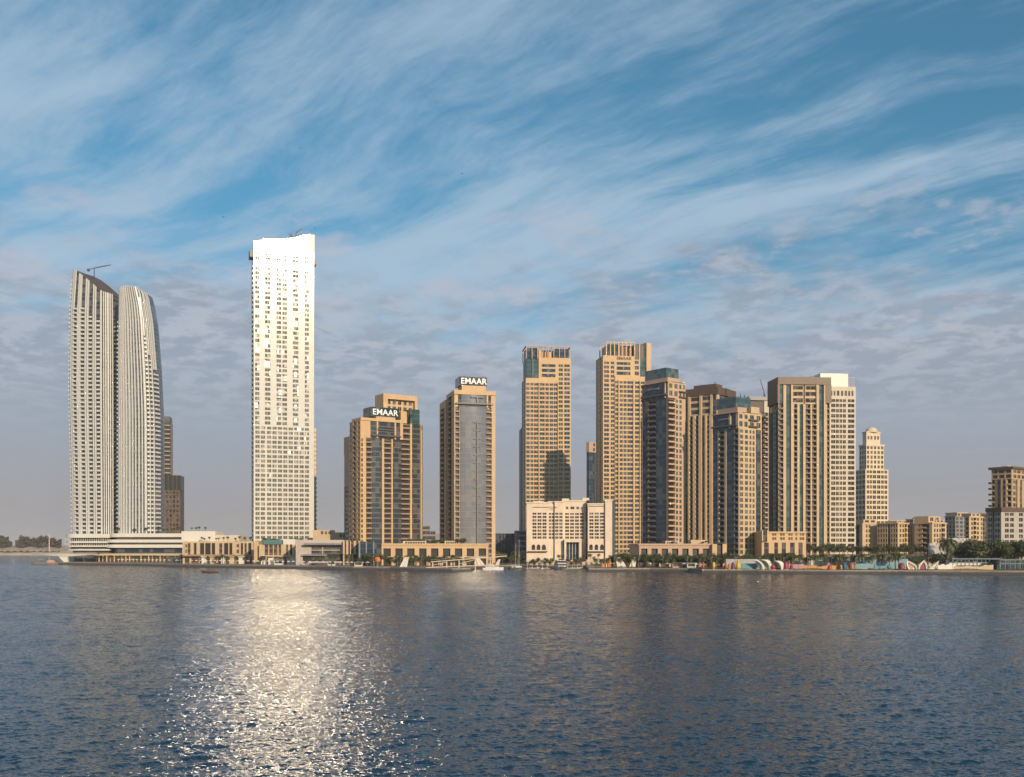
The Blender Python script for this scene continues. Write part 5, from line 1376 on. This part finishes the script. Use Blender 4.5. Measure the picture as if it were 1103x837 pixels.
# ------------------------------------------------------------------ left shore: white bridge, mooring platform, mast
def white_bridge():
    D = 846
    r = thing('white_footbridge', 'white curved cantilevered deck on one flared leg at the left shore', 'footbridge', (X(72,D), D, 0)); x = lambda p: X(p,D)-X(72,D); z = lambda y: Z(y,D)
    m = MB(); n = 16; prev = None
    for k in range(n+1):
        p = 35+72*k/n; t = 1.5*(1-min(1, abs(p-72)/30)) ; a = (x(p), z(596.2), z(597.6)-t)
        if prev:
            i = len(m.v)
            for (xx, zt, zb) in (prev, a): m.v += [(xx,-3,zt),(xx,3,zt),(xx,2,zb),(xx,-2,zb)]
            for f in ((0,4,5,1),(1,5,6,2),(2,6,7,3),(3,7,4,0)): m.f.append(tuple(i+q for q in f)); m.m.append(0)
        prev = a
    m.build('deck', white, r)
    m = MB(); prev = None
    for k in range(9):
        t = k/8; c = 70+6*t*t; w = 4.6*(1-t)**1.6+1.5; zz = z(597.6)-1.2+(-1.0-(z(597.6)-1.2))*t
        a = [(x(c-w),-1.5,zz),(x(c+w*0.7),-1.5,zz),(x(c+w*0.7),1.5,zz),(x(c-w),1.5,zz)]
        if prev:
            i = len(m.v); m.v += prev+a
            for f in ((0,1,5,4),(1,2,6,5),(2,3,7,6),(3,0,4,7)): m.f.append(tuple(i+q for q in f)); m.m.append(0)
        prev = a
    m.build('leg', white, r)
    m = MB()
    for k in range(40): xx = x(36+1.75*k); m.box(xx-0.05, xx+0.05, -2.9, -2.8, z(596.2), z(596.2)+1.0)
    m.box(x(36), x(105), -2.9, -2.8, z(596.2)+1.0, z(596.2)+1.1); m.build('railing', pale, r)
white_bridge()
def hull(m, L, B, H, bow=0.3, draft=0.5, mat=0, stern=0.85, sheer=0.35, n=10):
    secs = []
    for k in range(n+1):
        t = k/n; w = B/2*(min(1, (stern+(1-stern)*min(1,t*3))) if t < 1-bow else (1-((t-(1-bow))/bow)**2.0)*1.0)
        w = max(w, 0.03); zt = H+sheer*max(0, t-0.4)**2*2.5*H
        xx = -L/2+L*t
        secs.append([(xx,-w,zt),(xx - (0.0 if t<1 else 0),-w*0.86,0.1),(xx-0.04*L*(t>0.9),-w*0.45,-draft),(xx-0.04*L*(t>0.9),w*0.45,-draft),(xx,w*0.86,0.1),(xx,w,zt)])
    i0 = len(m.v)
    for s in secs: m.v += s
    for k in range(n):
        for q in range(5): m.f.append((i0+k*6+q, i0+(k+1)*6+q, i0+(k+1)*6+q+1, i0+k*6+q+1)); m.m.append(mat)
        m.f.append((i0+k*6+5, i0+(k+1)*6+5, i0+(k+1)*6, i0+k*6)); m.m.append(mat)
    m.f.append(tuple(i0+q for q in range(6))); m.m.append(mat)
wood = material('varnished_wood', (0.10,0.05,0.03), 0.5, var=0.3); gel = material('white_gelcoat', (0.62,0.62,0.61), 0.25, var=0.03)
def platform():
    D = 856; r = thing('mooring_platform', 'low sand-coloured mooring platform with a small white canopy under the white deck tip', 'mooring platform', (X(49,D), D, 0))
    m = MB(); hull(m, 24, 9, 1.6, bow=0.35); m.build('hull', paving, r); r.rotation_euler.z = radians(180)
    m = MB()
    m.box(-1.5, 5, -2, 2, 4.2, 4.5); m.build('canopy', white, r)
    for x in (-1.3, 4.8):
        for y in (-1.8, 1.8): m = MB(); m.tube((x,y,1.6),(x,y,4.2),0.1); m.build('post', greyw, r)
    m = MB(); m.box(-9, -2.2, -2.2, 2.2, 1.62, 3.3); m.box(-8, -3, -1.8, 1.8, 3.31, 3.8); m.build('deckhouse', salmon, r)
platform()
r = thing('mast', 'tall thin pale mast on the far sandy bank', 'mast', (X(53,1990), 1990, 5)); m = MB(); m.tube((0,0,0),(0,0,Z(577,1990)-5),1.1,0.7,8); m.build('pole', pale, r); m = MB(); m.lathe([(0,0),(1.6,0),(1.6,2),(0,2.6)],8); m.build('lantern', pale, r, loc=(0,0,Z(577,1990)-5))
tag(r, cat='mast')

# ------------------------------------------------------------------ boats
def motor_yacht(label, px, D, L, rz, group=None, decks=2):
    r = thing('motor_yacht', label, 'yacht', (X(px,D), D, 0), rz, group)
    m = MB(); hull(m, L, L*0.27, L*0.11, bow=0.45); m.build('hull', gel, r)
    m = MB(); z = L*0.115; m.box(-L*0.36, L*0.20, -L*0.10, L*0.10, z, z+L*0.07); 
    i = len(m.v); m.v += [(L*0.20,-L*0.10,z),(L*0.20,L*0.10,z),(L*0.20,L*0.10,z+L*0.07),(L*0.20,-L*0.10,z+L*0.07),(L*0.32,-L*0.06,z),(L*0.32,L*0.06,z)]
    for f in ((0,4,5,1),(3,2,5,4),(0,3,4),(1,5,2)): m.f.append(tuple(i+q for q in f)); m.m.append(0)
    m.build('cabin', gel, r)
    w = MB(); w.box(-L*0.33, L*0.19, -L*0.102, L*0.102, z+L*0.028, z+L*0.055); w.build('cabin_window', gdark, r)
    if decks > 1:
        m = MB(); m.box(-L*0.28, L*0.06, -L*0.085, L*0.085, z+L*0.072, z+L*0.085); m.box(-L*0.05, L*0.05, -L*0.07, L*0.07, z+L*0.086, z+L*0.12); m.box(-L*0.22, L*0.04, -L*0.08, L*0.08, z+L*0.155, z+L*0.165)
        for a in (-0.2, 0.02):
            for b in (-0.07, 0.07): m.tube((L*a,L*b,z+L*0.08),(L*a,L*b,z+L*0.156),0.05)
        m.build('flybridge', gel, r)
        m = MB(); m.tube((-L*0.08,0,z+L*0.165),(-L*0.12,0,z+L*0.27),0.07,0.04); m.build('radar_mast', gel, r)
    return r
motor_yacht('white motor yacht moored right of the white gangway', 531, 640, 13.5, radians(12))
def cruiser():
    D = 664; r = thing('passenger_boat', 'white two-deck passenger boat facing the viewer in front of the hotel', 'passenger boat', (X(603.8,D), D, 0), radians(-80))
    m = MB(); hull(m, 17, 6.2, 1.9, bow=0.4); m.build('hull', gel, r)
    m = MB(); m.box(-7, 4.2, -2.7, 2.7, 1.95, 3.9); m.build('lower_cabin', gel, r)
    m = MB(); m.box(-6.8, 4.26, -2.74, 2.74, 2.5, 3.5); m.build('cabin_window', gdark, r)
    m = MB(); m.box(-6, 3, -2.4, 2.4, 4.2, 5.5); m.build('upper_cabin', gdark, r)
    m = MB(); m.box(-7.2, 4.6, -3.0, 3.0, 3.92, 4.18); m.box(-6.6, 3.6, -2.8, 2.8, 5.52, 5.8); m.build('deck', gel, r)
    m = MB(); m.box(6.2, 8.6, -1.6, 1.6, 0.2, 1.7); m.build('bow_panel', gdark, r)
cruiser()
def sailboat(label, px, D, L, h, rz):
    r = thing('sailing_boat', label, 'sailing boat', (X(px,D), D, 0), rz)
    m = MB(); hull(m, L, L*0.25, L*0.09, bow=0.5); m.build('hull', darkg, r)
    m = MB(); m.box(-L*.2, L*.15, -L*.07, L*.07, L*0.092, L*0.15); m.build('cabin', gel, r)
    m = MB(); m.tube((0.5,0,L*0.09),(0.5,0,h),0.13,0.08); m.tube((0.5,-h*.05,h*.62),(0.5,h*.05,h*.62),0.05); m.build('mast', pale, r)
    m = MB(); m.tube((0.4,0,L*.2),(-L*.4,0,L*.21),0.16,0.12); m.build('boom', pale, r)
    m = MB(); m.tube((0.5,0,h),(L*.49,0,L*.12),0.03,0.03,4); m.tube((0.5,0,h),(-L*.48,0,L*.1),0.03,0.03,4); m.build('stay', greyw, r)
sailboat('dark-hulled sailing boat with the taller bare mast left of the hotel', 558.4, 668, 13, 19.5, radians(25))
sailboat('dark-hulled sailing boat with the shorter bare mast left of the hotel', 554.6, 676, 11, 17.0, radians(8))
bl = [('white speedboat with a dark canopy',0),('small white motorboat with an open cockpit',1),('blue-covered small motorboat',2)]
bluec = material('blue_canvas', (0.03,0.06,0.16), 0.8)
def small_boat(label, px, D, L, rz, kind):
    r = thing('motorboat', label, 'motorboat', (X(px,D), D, 0), rz, 'small boats moored in front of the hotel')
    m = MB(); hull(m, L, L*0.3, L*0.11, bow=0.5); m.build('hull', gel, r)
    if kind == 0:
        m = MB(); m.box(-L*.1, L*.12, -L*.1, L*.1, L*.26, L*.275); m.build('canopy', darkg, r)
        m = MB()
        for a in (-.09,.11):
            for b in (-.09,.09): m.tube((L*a,L*b,L*.11),(L*a,L*b,L*.26),0.04,0.04,4)
        m.build('frame', greyw, r)
    elif kind == 1: m = MB(); m.box(-L*.02, L*.12, -L*.09, L*.09, L*.11, L*.2); m.build('windscreen', gdark, r)
    else: m = MB(); m.box(-L*.42, L*.1, -L*.12, L*.12, L*.112, L*.17); m.build('cover', bluec, r)
    m = MB(); m.box(-L*.56, -L*.5, -0.25, 0.25, 0.1, L*.17); m.build('outboard_motor', darkg, r)
bp = [571,575.5,580,584.5,589,593.5,612,616,620,624.5,629,633]
kinds = [0,1,2,1,0,1,2,1,0,1,0,2]
cnt = {0:0,1:0,2:0}
for px, k in zip(bp, kinds):
    small_boat(f'{bl[k][0]}, {ordinal(cnt[k])} such from the left by the hotel', px, 680+random.uniform(-10,4), random.uniform(6.5,8.5), radians(random.choice((70,-95,15,-15,100))), k); cnt[k] += 1
def abra():
    D = 572; r = thing('wooden_ferry', 'small dark wooden ferry with a flat canopy afloat before the sand-coloured mall', 'wooden ferry', (X(226,D), D, 0), radians(174))
    m = MB(); hull(m, 9.4, 2.6, 0.8, bow=0.35, sheer=0.6); m.build('hull', wood, r)
    m = MB(); m.box(-3, 2.2, -1.15, 1.15, 2.3, 2.42); m.build('canopy', darkg, r)
    for a in (-2.8,-1.2,0.4,2.0):
        for b in (-1.0,1.0): m = MB(); m.tube((a,b,0.8),(a,b,2.3),0.05); m.build('post', wood, r)
    m = MB(); m.box(-2.4, 1.6, -0.4, 0.4, 0.82, 1.3); m.build('bench', redbr, r)
abra()
# floating pontoon of the marina
r = thing('floating_pontoon', 'long grey floating pontoon in front of the hotel marina', 'pontoon', (X(566,668), 668, 0)); x = lambda p: X(p,668)-X(566,668)
m = MB(); m.box(0, x(632), 0, 2.4, 0.1, 0.7); m.build('deck', greyw, r)
for k in range(9): m = MB(); m.box(x(570+7.4*k), x(570+7.4*k)+0.9, 2.42, 16, 0.1, 0.6); m.build('finger', greyw, r)
for k in range(12): m = MB(); m.tube((x(568+5.4*k),-0.2,-1),(x(568+5.4*k),-0.2,2.6),0.16); m.build('pile', pale, r)

# ------------------------------------------------------------------ white gangway and sails by the salmon podium
def gangway():
    D = 600; r = thing('white_gangway', 'long white sloping gangway on slim posts over the water edge', 'gangway', (X(460,D), D, 0)); x = lambda p: X(p,D)-X(460,D); z = lambda y: Z(y,D)
    def beam(name, a, ya, b, yb, th, y0, y1):
        m = MB(); i = len(m.v); m.v += [(x(a),y0,z(ya)),(x(b),y0,z(yb)),(x(b),y1,z(yb)),(x(a),y1,z(ya)),(x(a),y0,z(ya)-th),(x(b),y0,z(yb)-th),(x(b),y1,z(yb)-th),(x(a),y1,z(ya)-th)]
        for f in ((0,3,2,1),(4,5,6,7),(0,1,5,4),(1,2,6,5),(2,3,7,6),(3,0,4,7)): m.f.append(f); m.m.append(0)
        m.build(name, pale, r)
    beam('upper_deck', 464, 604.8, 546, 598.4, 0.5, 0, 3); beam('lower_deck', 459, 611.0, 532, 608.0, 0.45, 0, 3)
    beam('handrail', 464, 603.0, 546, 596.6, 0.1, -0.1, 0.0)
    for p in (466, 481.2, 494.4, 512, 528): m = MB(); yt = 604.8-6.4*(p-464)/82; m.box(x(p)-0.22, x(p)+0.22, 0.5, 0.9, -0.8, z(yt)-0.5); m.build('post', white, r)
    beam('cross_beam', 466, 608.5, 481, 605.2, 0.3, 0.92, 1.2); beam('cross_beam', 494.6, 607, 512, 602.5, 0.3, 0.92, 1.2)
    m = MB(); m.box(x(470), x(500), -5, 0, 0.2, 0.9); m.build('landing_stage', paving, r)
gangway()
def sail(label, p0, p1, D, yt, yb, lean, curve):
    r = thing('sail_sculpture', label, 'sculpture', (X((p0+p1)/2,D), D, G))
    n = 8
    for s in (0, 1):
        m = MB(); prev = None
        for k in range(n+1):
            t = k/n; h = (Z(yt,D)-G)*t; w = (X(p1,D)-X(p0,D))*0.42*(1-0.45*t); xo = lean*t+curve*t*t+(s*2-1)*w*0.55
            a = [(xo-w*0.5, s*0.8-0.15, h), (xo+w*0.5, s*0.8-0.15, h), (xo+w*0.5, s*0.8+0.15, h), (xo-w*0.5, s*0.8+0.15, h)]
            if prev:
                i = len(m.v); m.v += prev+a
                for f in ((0,1,5,4),(1,2,6,5),(2,3,7,6),(3,0,4,7)): m.f.append(tuple(i+q for q in f)); m.m.append(0)
            prev = a
        m.quad(prev); m.build('fin', white, r)
sail('white slanted fin sculpture right of the orange sphere', 430, 439, 632, 600.0, 609, 1.5, 1.0)
sail('white curved fin sculpture bending left behind the gangway end', 515, 523, 674, 601.5, 608, -2.0, -0.8)
sail('white slanted fin sculpture beside the white motor yacht', 533, 538, 690, 602.5, 608, 1.0, 0.6)
sail('white leaning fin sculpture between the orange panels and trees', 664, 676, 602, 600.5, 610, -1.5, -1.2)
sail('small white fin sculpture standing among the trees beside the leaning one', 677, 685, 604, 600.0, 610, 1.0, 1.2)
orange = material('orange_paint', (0.55,0.16,0.03), 0.45, var=0.15)
D = 632; r = thing('sphere_sculpture', 'orange sphere with a dark slot on a short stand by the trees', 'sculpture', (X(406.6,D), D, G))
R_ = 2.0; zc = Z(603.2,D)-G
m = MB(); m.lathe([(R_*cos(w), zc+R_*sin(w)) for w in [(-pi/2)+pi*k/14 for k in range(15)]], 24); m.build('sphere', orange, r, smooth=True)
m = MB(); m.tube((0,0,0),(0,0,zc-R_+0.1),0.35,0.35); m.build('stand', greyw, r)
m = MB(); m.box(-1.3, 0.5, -R_-0.05, -R_+0.6, zc-0.2, zc+0.35); m.build('slot', brown, r)

# ------------------------------------------------------------------ coloured playground and shells on the right
COLM = {k: material(k+'_paint', c, 0.5, var=0.12) for k, c in dict(yellow=(0.55,0.36,0.03), purple=(0.12,0.02,0.09), olive=(0.25,0.20,0.03), red=(0.42,0.03,0.03), crimson=(0.20,0.02,0.05), cyan=(0.06,0.22,0.28),
      royal_blue=(0.03,0.09,0.24), amber=(0.45,0.20,0.04), pink=(0.36,0.19,0.20), sky=(0.14,0.24,0.30), rust=(0.35,0.12,0.05)).items()}
def wallart(label, name, cat, a, b, yt, D, mat, th=0.5, z0=G, zig=0.0, seed=0):
    """a low painted wall with an uneven top edge, coping and a plinth"""
    D = max(D, shoreD(a)+6, shoreD(b)+6); rnd = random.Random(seed or int(a*10)); r = thing(name, label, cat, (X(a,D), D, z0)); L = X(b,D)-X(a,D); H = Z(yt,D)-z0
    n = max(3, int(L/1.4)); tops = [H*(1-zig*rnd.random()) for _ in range(n+1)]
    m = MB(); i = 0
    for k in range(n+1):
        xx = L*k/n; m.v += [(xx,0,0.25),(xx,0,tops[k]),(xx,th,tops[k]),(xx,th,0.25)]
    for k in range(n):
        o = k*4
        for f in ((0,4,5,1),(1,5,6,2),(2,6,7,3)): m.f.append(tuple(o+q for q in f)); m.m.append(0)
    m.f += [(0,1,2,3), tuple(n*4+q for q in (3,2,1,0))]; m.m += [0,0]
    m.build('panel', mat, r)
    m = MB(); m.box(-0.1, L+0.1, -0.1, th+0.1, 0, 0.24); m.build('plinth', pale, r)
wallart('long white screen wall behind the yellow figure and shells', 'screen_wall', 'wall', 782, 850, 602.2, 576, material('shaded_white_wall', (0.34,0.33,0.33), 0.8))  # white wall greyed, its shade put into the colour
wallart('cyan painted pool wall left of the white crescent arches', 'painted_wall', 'wall', 798.5, 815, 607.0, 552, COLM['cyan'])
wallart('pink painted wall right of the red balls', 'painted_wall', 'wall', 846, 866, 607.4, 556, COLM['pink'], zig=0.2)
wallart('amber painted wall with an uneven top', 'painted_wall', 'wall', 866, 890, 608.8, 556, COLM['amber'], zig=0.4)
wallart('amber painted wall beside the blue arch', 'painted_wall', 'wall', 895, 908, 608.6, 556, COLM['amber'], zig=0.3)
wallart('beige climbing wall behind the amber walls and palms', 'painted_wall', 'wall', 854, 920, 602.5, 575, pale, zig=0.15)
wallart('pale blue painted wall right of the rust arch', 'painted_wall', 'wall', 921, 941, 606.0, 560, COLM['sky'], zig=0.25)
wallart('cyan painted wall between the pale blue wall and shells', 'painted_wall', 'wall', 942, 962, 608.2, 556, COLM['cyan'], zig=0.5)
wallart('long dull blue fence behind the cyan walls', 'painted_fence', 'fence', 920, 978, 601.8, 578, COLM['sky'], zig=0.05)
wallart('white low wall between the shell pavilions and the pergola', 'screen_wall', 'wall', 1010, 1030, 607, 556, white, zig=0.3)
wallart('pale rocky wall in front of the pergola posts', 'rock_wall', 'wall', 1028, 1070, 608.2, 548, cream, zig=0.45)
wallart('tall orange panel wall near the white leaning fin', 'panel_wall', 'wall', 648, 651.5, 602, 600, orange)
wallart('second tall orange panel, nearer the white leaning fin', 'panel_wall', 'wall', 655, 657.8, 602, 600, orange)
wallart('slim white panel standing between the two orange panels', 'panel_wall', 'wall', 652.2, 654.4, 602.6, 600, white)
def blob(label, name, a, b, yt, D, mat, profile):
    """turned sculpture; profile: (radius fraction, height fraction)"""
    D = max(D, shoreD(a)+4); R = (X(b,D)-X(a,D))/2; H = Z(yt,D)-G; r = thing(name, label, 'sculpture', (X((a+b)/2,D), D, G))
    m = MB(); m.lathe([(R*p,H*q) for p,q in profile], 16); m.build('body', mat, r, smooth=True)
    m = MB(); m.lathe([(0,0.0),(R*1.15,0.0),(R*1.15,0.12),(0,0.12)], 16); m.build('base', pale, r)
FIG = [(0.55,0.04),(0.9,0.06),(1.0,0.3),(0.8,0.55),(0.45,0.64),(0.62,0.75),(0.6,0.9),(0.3,0.98),(0.01,1.0)]
BAL = [(0.3,0.04),(0.3,0.12),(0.8,0.25),(1.0,0.52),(0.8,0.82),(0.4,0.97),(0.01,1.0)]
ARC = [(1.0,0.04),(1.0,0.35),(0.92,0.62),(0.7,0.85),(0.3,0.98),(0.01,1.0)]
blob('tall yellow rounded figure sculpture', 'figure_sculpture', 792.4, 797.8, 603.0, 550, COLM['yellow'], FIG)
blob('purple rounded sculpture left of the tall yellow figure', 'figure_sculpture', 787.4, 791.6, 605.6, 551, COLM['purple'], ARC)
blob('olive and yellow small sculpture left of the purple one', 'figure_sculpture', 783.8, 787.0, 607.0, 552, COLM['olive'], ARC)
blob('dark red small sculpture at the left end of the coloured row', 'figure_sculpture', 780.4, 783.2, 607.4, 553, COLM['red'], BAL)
blob('red ball sculpture between the white crescent arches', 'ball_sculpture', 830.4, 835.2, 608.4, 546, COLM['red'], BAL)
blob('crimson tall rounded sculpture right of the white crescents', 'figure_sculpture', 843.6, 849.4, 604.2, 552, COLM['crimson'], ARC)
blob('purple sculpture right of the crimson one', 'figure_sculpture', 850.6, 854.2, 608.0, 552, COLM['purple'], ARC)
blob('red cushion-like sculpture in front of the amber wall', 'ball_sculpture', 891.2, 896.2, 608.4, 550, COLM['red'], ARC)
blob('royal blue domed sculpture beside the amber walls', 'figure_sculpture', 907.4, 912.2, 605.4, 552, COLM['royal_blue'], ARC)
blob('rust-coloured domed sculpture right of the royal blue one', 'figure_sculpture', 914.6, 920.4, 606.0, 552, COLM['rust'], ARC)
blob('cyan cone-like sculpture before the dull blue fence', 'figure_sculpture', 955.4, 959.8, 608.4, 550, COLM['cyan'], BAL)
blob('crimson domed sculpture left of the shell pavilions', 'figure_sculpture', 967.5, 974.5, 606.2, 554, COLM['crimson'], ARC)
blob('small yellow sculpture among the trees left of the coloured row', 'figure_sculpture', 767, 770.4, 605.2, 562, COLM['yellow'], BAL)
blob('small red and white turned sculpture among the trees', 'figure_sculpture', 755.8, 759.0, 605.0, 566, COLM['red'], FIG)
def crescent(label, p0, p1, yt, D, th=0.35):
    """white shell bending over like half a crescent, open below"""
    D = max(D, shoreD(p0)+3); r = thing('crescent_arch', label, 'arch', (X(p0,D), D, G)); L = X(p1,D)-X(p0,D); H = Z(yt,D)-G
    m = MB(); n = 12; sec = []
    for k in range(n+1):
        t = k/n; x = L*sin(t*pi/2); z = H*cos(t*pi/2)**0.8; w = 2.6*sin(pi*(0.08+0.84*t))+0.15
        sec.append((x, z, w))
    for s in (1, -1):
        pass
    i = 0
    for x, z, w in sec: m.v += [(x-w*0.25,-w*0.5,z),(x+w*0.55,0,z+0.1*w),(x-w*0.25,w*0.9,z),(x-w*0.25-th,-w*0.45,z-th*0.4),(x+w*0.55-th*1.4,0,z-th),(x-w*0.25-th,w*0.85,z-th*0.4)]
    for k in range(n):
        o = k*6; q = o+6
        for a, b in ((0,1),(1,2),(2,5),(5,4),(4,3),(3,0)): m.f.append((o+a,q+a,q+b,o+b)); m.m.append(0)
    m.build('shell', white, r, smooth=False)
crescent('left white crescent arch beside the cyan wall', 810.5, 822.5, 603.0, 548)
crescent('right white crescent arch beside the cyan wall', 820.0, 830.0, 602.8, 547)
crescent('slim white crescent arch right of the red ball', 834.5, 842.5, 604.0, 549)
def pavilion(label, bl, br, ap, yt, D, bulge_l, bulge_r, rim=0.95, depth=5.0, filled=False):
    """pointed shell: a broad white rim rising from two feet (columns bl, br) to an apex (column ap, row yt), the shell closing to the rear"""
    D = max(D, shoreD(bl)+4); pc = (bl+br)/2; r = thing('shell_pavilion', label, 'pavilion', (X(pc,D), D, G)); x = lambda p: X(p,D)-X(pc,D)
    H = Z(yt,D)-G; k_ = D/F; n = 10
    def side(b, bulge):
        return [(x(b)+(x(ap)-x(b))*t+bulge*k_*sin(pi*t), H*t**0.85) for t in [k/n for k in range(n+1)]]
    L = side(bl, -bulge_l); R = side(br, bulge_r); out = L + R[::-1][1:]
    cx, cz = (sum(p[0] for p in out)/len(out), H*0.25)
    inn = []
    for q, z in out:
        d = Vector((cx-q, cz-z)); l = d.length; w = rim*(0.75+0.5*(z/H)); inn.append((q+d.x/l*min(w, l*0.8), max(0.0, z+d.y/l*min(w, l*0.8)) if z > 0.3 else 0.0))
    N = len(out); m = MB()
    for k in range(N-1):
        a, b_, c, d = out[k], out[k+1], inn[k+1], inn[k]
        m.quad([(a[0],0,a[1]),(b_[0],0,b_[1]),(c[0],0.3,c[1]),(d[0],0.3,d[1])])
        m.quad([(d[0],0.3,d[1]),(c[0],0.3,c[1]),(c[0],0.8,c[1]),(d[0],0.8,d[1])])
    m.build('rim', white, r)
    m = MB(); rings = 6
    for j in range(rings):
        for k in range(N-1):
            def P(p, j):
                v = j/rings; s_ = 1-0.75*v**1.5; return (cx+(p[0]-cx)*s_, depth*v+0.02, p[1]*(1-0.8*v**1.3))
            m.quad([P(out[k],j), P(out[k],j+1), P(out[k+1],j+1), P(out[k+1],j)])
    m.build('shell', white, r)
    m = MB(); m.quad([(q, 0.9, z) for q, z in inn]); m.quad([(q, 1.1, z) for q, z in inn][::-1]); i = 0
    for k in range(N-1): m.quad([(inn[k][0],0.9,inn[k][1]),(inn[k+1][0],0.9,inn[k+1][1]),(inn[k+1][0],1.1,inn[k+1][1]),(inn[k][0],1.1,inn[k][1])])
    m.build('inner_wall', white if filled else COLM['crimson'] if bl > 985 else salmon, r)
pavilion('left white shell pavilion, its pointed arch leaning left at the shore edge', 979.0, 988.2, 977.6, 603.6, 542, 1.6, 3.4)
pavilion('middle white shell pavilion with a pointed arch and crimson inside', 989.4, 999.0, 995.4, 603.2, 544, 1.8, 1.6)
pavilion('right white shell pavilion, solid and raised like a sail', 998.8, 1008.0, 1011.4, 603.8, 543, -1.0, 0.8, rim=1.6, filled=True)

# ------------------------------------------------------------------ lamps, parasols, kiosks
def lamp_proto():
    r = thing('street_lamp', 'slim grey quay lamp', 'street lamp', (0,0,G), 0, 'lamps along the quay')
    m = MB(); m.tube((0,0,0),(0,0,6.4),0.09,0.06,6); m.build('pole', greyw, r)
    m = MB(); m.box(-0.1,0.9,-0.1,0.1,6.4,6.52); m.build('lamp_head', pale, r); return r
lp = lamp_proto(); spots = list(range(90, 1100, 26))
for i, px in enumerate(spots):
    o = lp if i == 0 else copy_tree(lp); D = shoreD(px)+6; o.location = (X(px,D), D, G); o['label'] = f'slim grey quay lamp, {ordinal(i)} from the left along the water edge'
def parasol_proto():
    r = thing('parasol', 'white square parasol', 'parasol', (0,0,G), 0, 'parasols on the quay')
    m = MB(); m.tube((0,0,0),(0,0,2.7),0.06,0.05,6); m.build('pole', greyw, r)
    m = MB(); m.lathe([(0.05,3.1),(1.4,2.45),(1.4,2.35),(0.05,2.95)],4); m.build('canopy', white, r); return r
pp = parasol_proto(); n = 0
for lo, hi, st, where in ((128,195,4.3,'below the white podium'), (206,316,5.1,'before the sand-coloured mall'), (322,398,6.3,'before the rose-grey pavilion'), (700,760,6.4,'before the tree belt')):
    k = 0; px = lo
    while px < hi:
        o = pp if n == 0 else copy_tree(pp); D = shoreD(px)+13+3*sin(px*2.1); o.location = (X(px,D), D, G); o.rotation_euler.z = px
        o['label'] = f'white quay parasol, {ordinal(k)} from the left {where}'; n += 1; k += 1; px += st*(0.8+0.4*random.random())
def kiosk(label, px, D, w, h, wallm, roofm):
    r = thing('kiosk', label, 'kiosk', (X(px,D), D, G)); m = MB(); m.box(-w/2, w/2, 0, 3, 0, h); m.build('wall', wallm, r)
    m = MB(); m.box(-w/2-0.4, w/2+0.4, -1.2, 3.3, h+0.01, h+0.25); m.build('roof', roofm, r)
    m = MB(); m.box(-w/2+0.4, w/2-0.4, -0.06, -0.01, 1.0, h-0.4); m.build('counter', gdark, r)
kiosk('dark glass kiosk on the quay under the right end of the white podium', 186, 765, 9, 4.6, darkg, greyw)
kiosk('white kiosk in front of the teal-roofed building', 300, 706, 6, 3.2, white, pale)
kiosk('pale kiosk before the rose-grey pavilion', 357, 672, 5, 3.0, pale, greyw)
kiosk('low pale kiosk left of the orange sphere', 386, 645, 5, 2.6, pale, greyw)
kiosk('rose-roofed kiosk among the trees before the rose-beige podium', 730, 594, 6, 3.0, salmon, redbr)
kiosk('white kiosk on the quay below the arcaded rose-beige podium', 745, 588, 5, 2.8, white, pale)

# birds
def bird(label, px, py, D, s, rz):
    r = tag(MB_bird(s).build('bird', darkg), label, 'bird', 'birds high over the creek'); r.location = (X(px,D), D, Z(py,D)); r.rotation_euler = (0.2, 0.15, rz)
def MB_bird(s):
    m = MB(); m.tube((-0.5*s,0,0),(0.5*s,0,0.03*s),0.09*s,0.05*s,6)
    for q in (1,-1):
        m.quad([(-0.12*s,0,0.05*s),(0.2*s,0,0.05*s),(0.12*s,q*0.62*s,0.24*s),(-0.08*s,q*0.62*s,0.22*s)]); m.quad([(0.12*s,q*0.62*s,0.24*s),(-0.08*s,q*0.62*s,0.22*s),(-0.22*s,q*1.2*s,0.08*s)])
    m.quad([(-0.5*s,0,0),(-0.8*s,0.14*s,0),(-0.8*s,-0.14*s,0)]); return m
bird('dark bird soaring high above the gap between the sign towers', 497.5, 187, 300, 0.75, 0.4)
bird('dark bird in the sky above the tallest white tower', 323.5, 159.5, 330, 0.7, 1.2)
bird('dark bird gliding left of the tallest tower top', 240.5, 234, 330, 0.65, 2.4)
bird('dark bird just right of the tallest tower top', 339.5, 246, 330, 0.6, 0.9)
bird('small dark bird right above the tallest tower crane', 326.5, 227.5, 360, 0.5, 2.0)
bird('lone small bird low over the far left bank sky', 17, 486, 380, 0.5, 0.3)

for o in list(COL.objects):
    if 'category' in o and 'kind' not in o: o['kind'] = 'thing'

# small pieces that sit on another part go one level deeper
SUB = {'cabin_window': ('cabin', 'lower_cabin'), 'lettering': ('sign_box', 'upper_shaft'), 'mullion': ('entrance_glass',), 'counterweight': ('jib',), 'handrail': ('upper_deck',), 'lantern': ('pole',),
       'slot': ('sphere',), 'boom': ('mast',), 'stay': ('mast',), 'service_rail': ('bowed_glass_front',), 'radar_mast': ('flybridge',), 'counter': ('wall',), 'railing': ('deck',), 'mullion_frame': ('floor_band',), 'corner_balcony': ('shaft',)}
for r in [o for o in COL.objects if o.get('category')]:
    kids = list(r.children); base = lambda o: o.name.split('.')[0]
    for k in kids:
        for want in SUB.get(base(k), ()):
            host = next((q for q in kids if base(q) == want and q.location.length < 1e-6 and q is not k), None)
            if host: k.parent = host; break
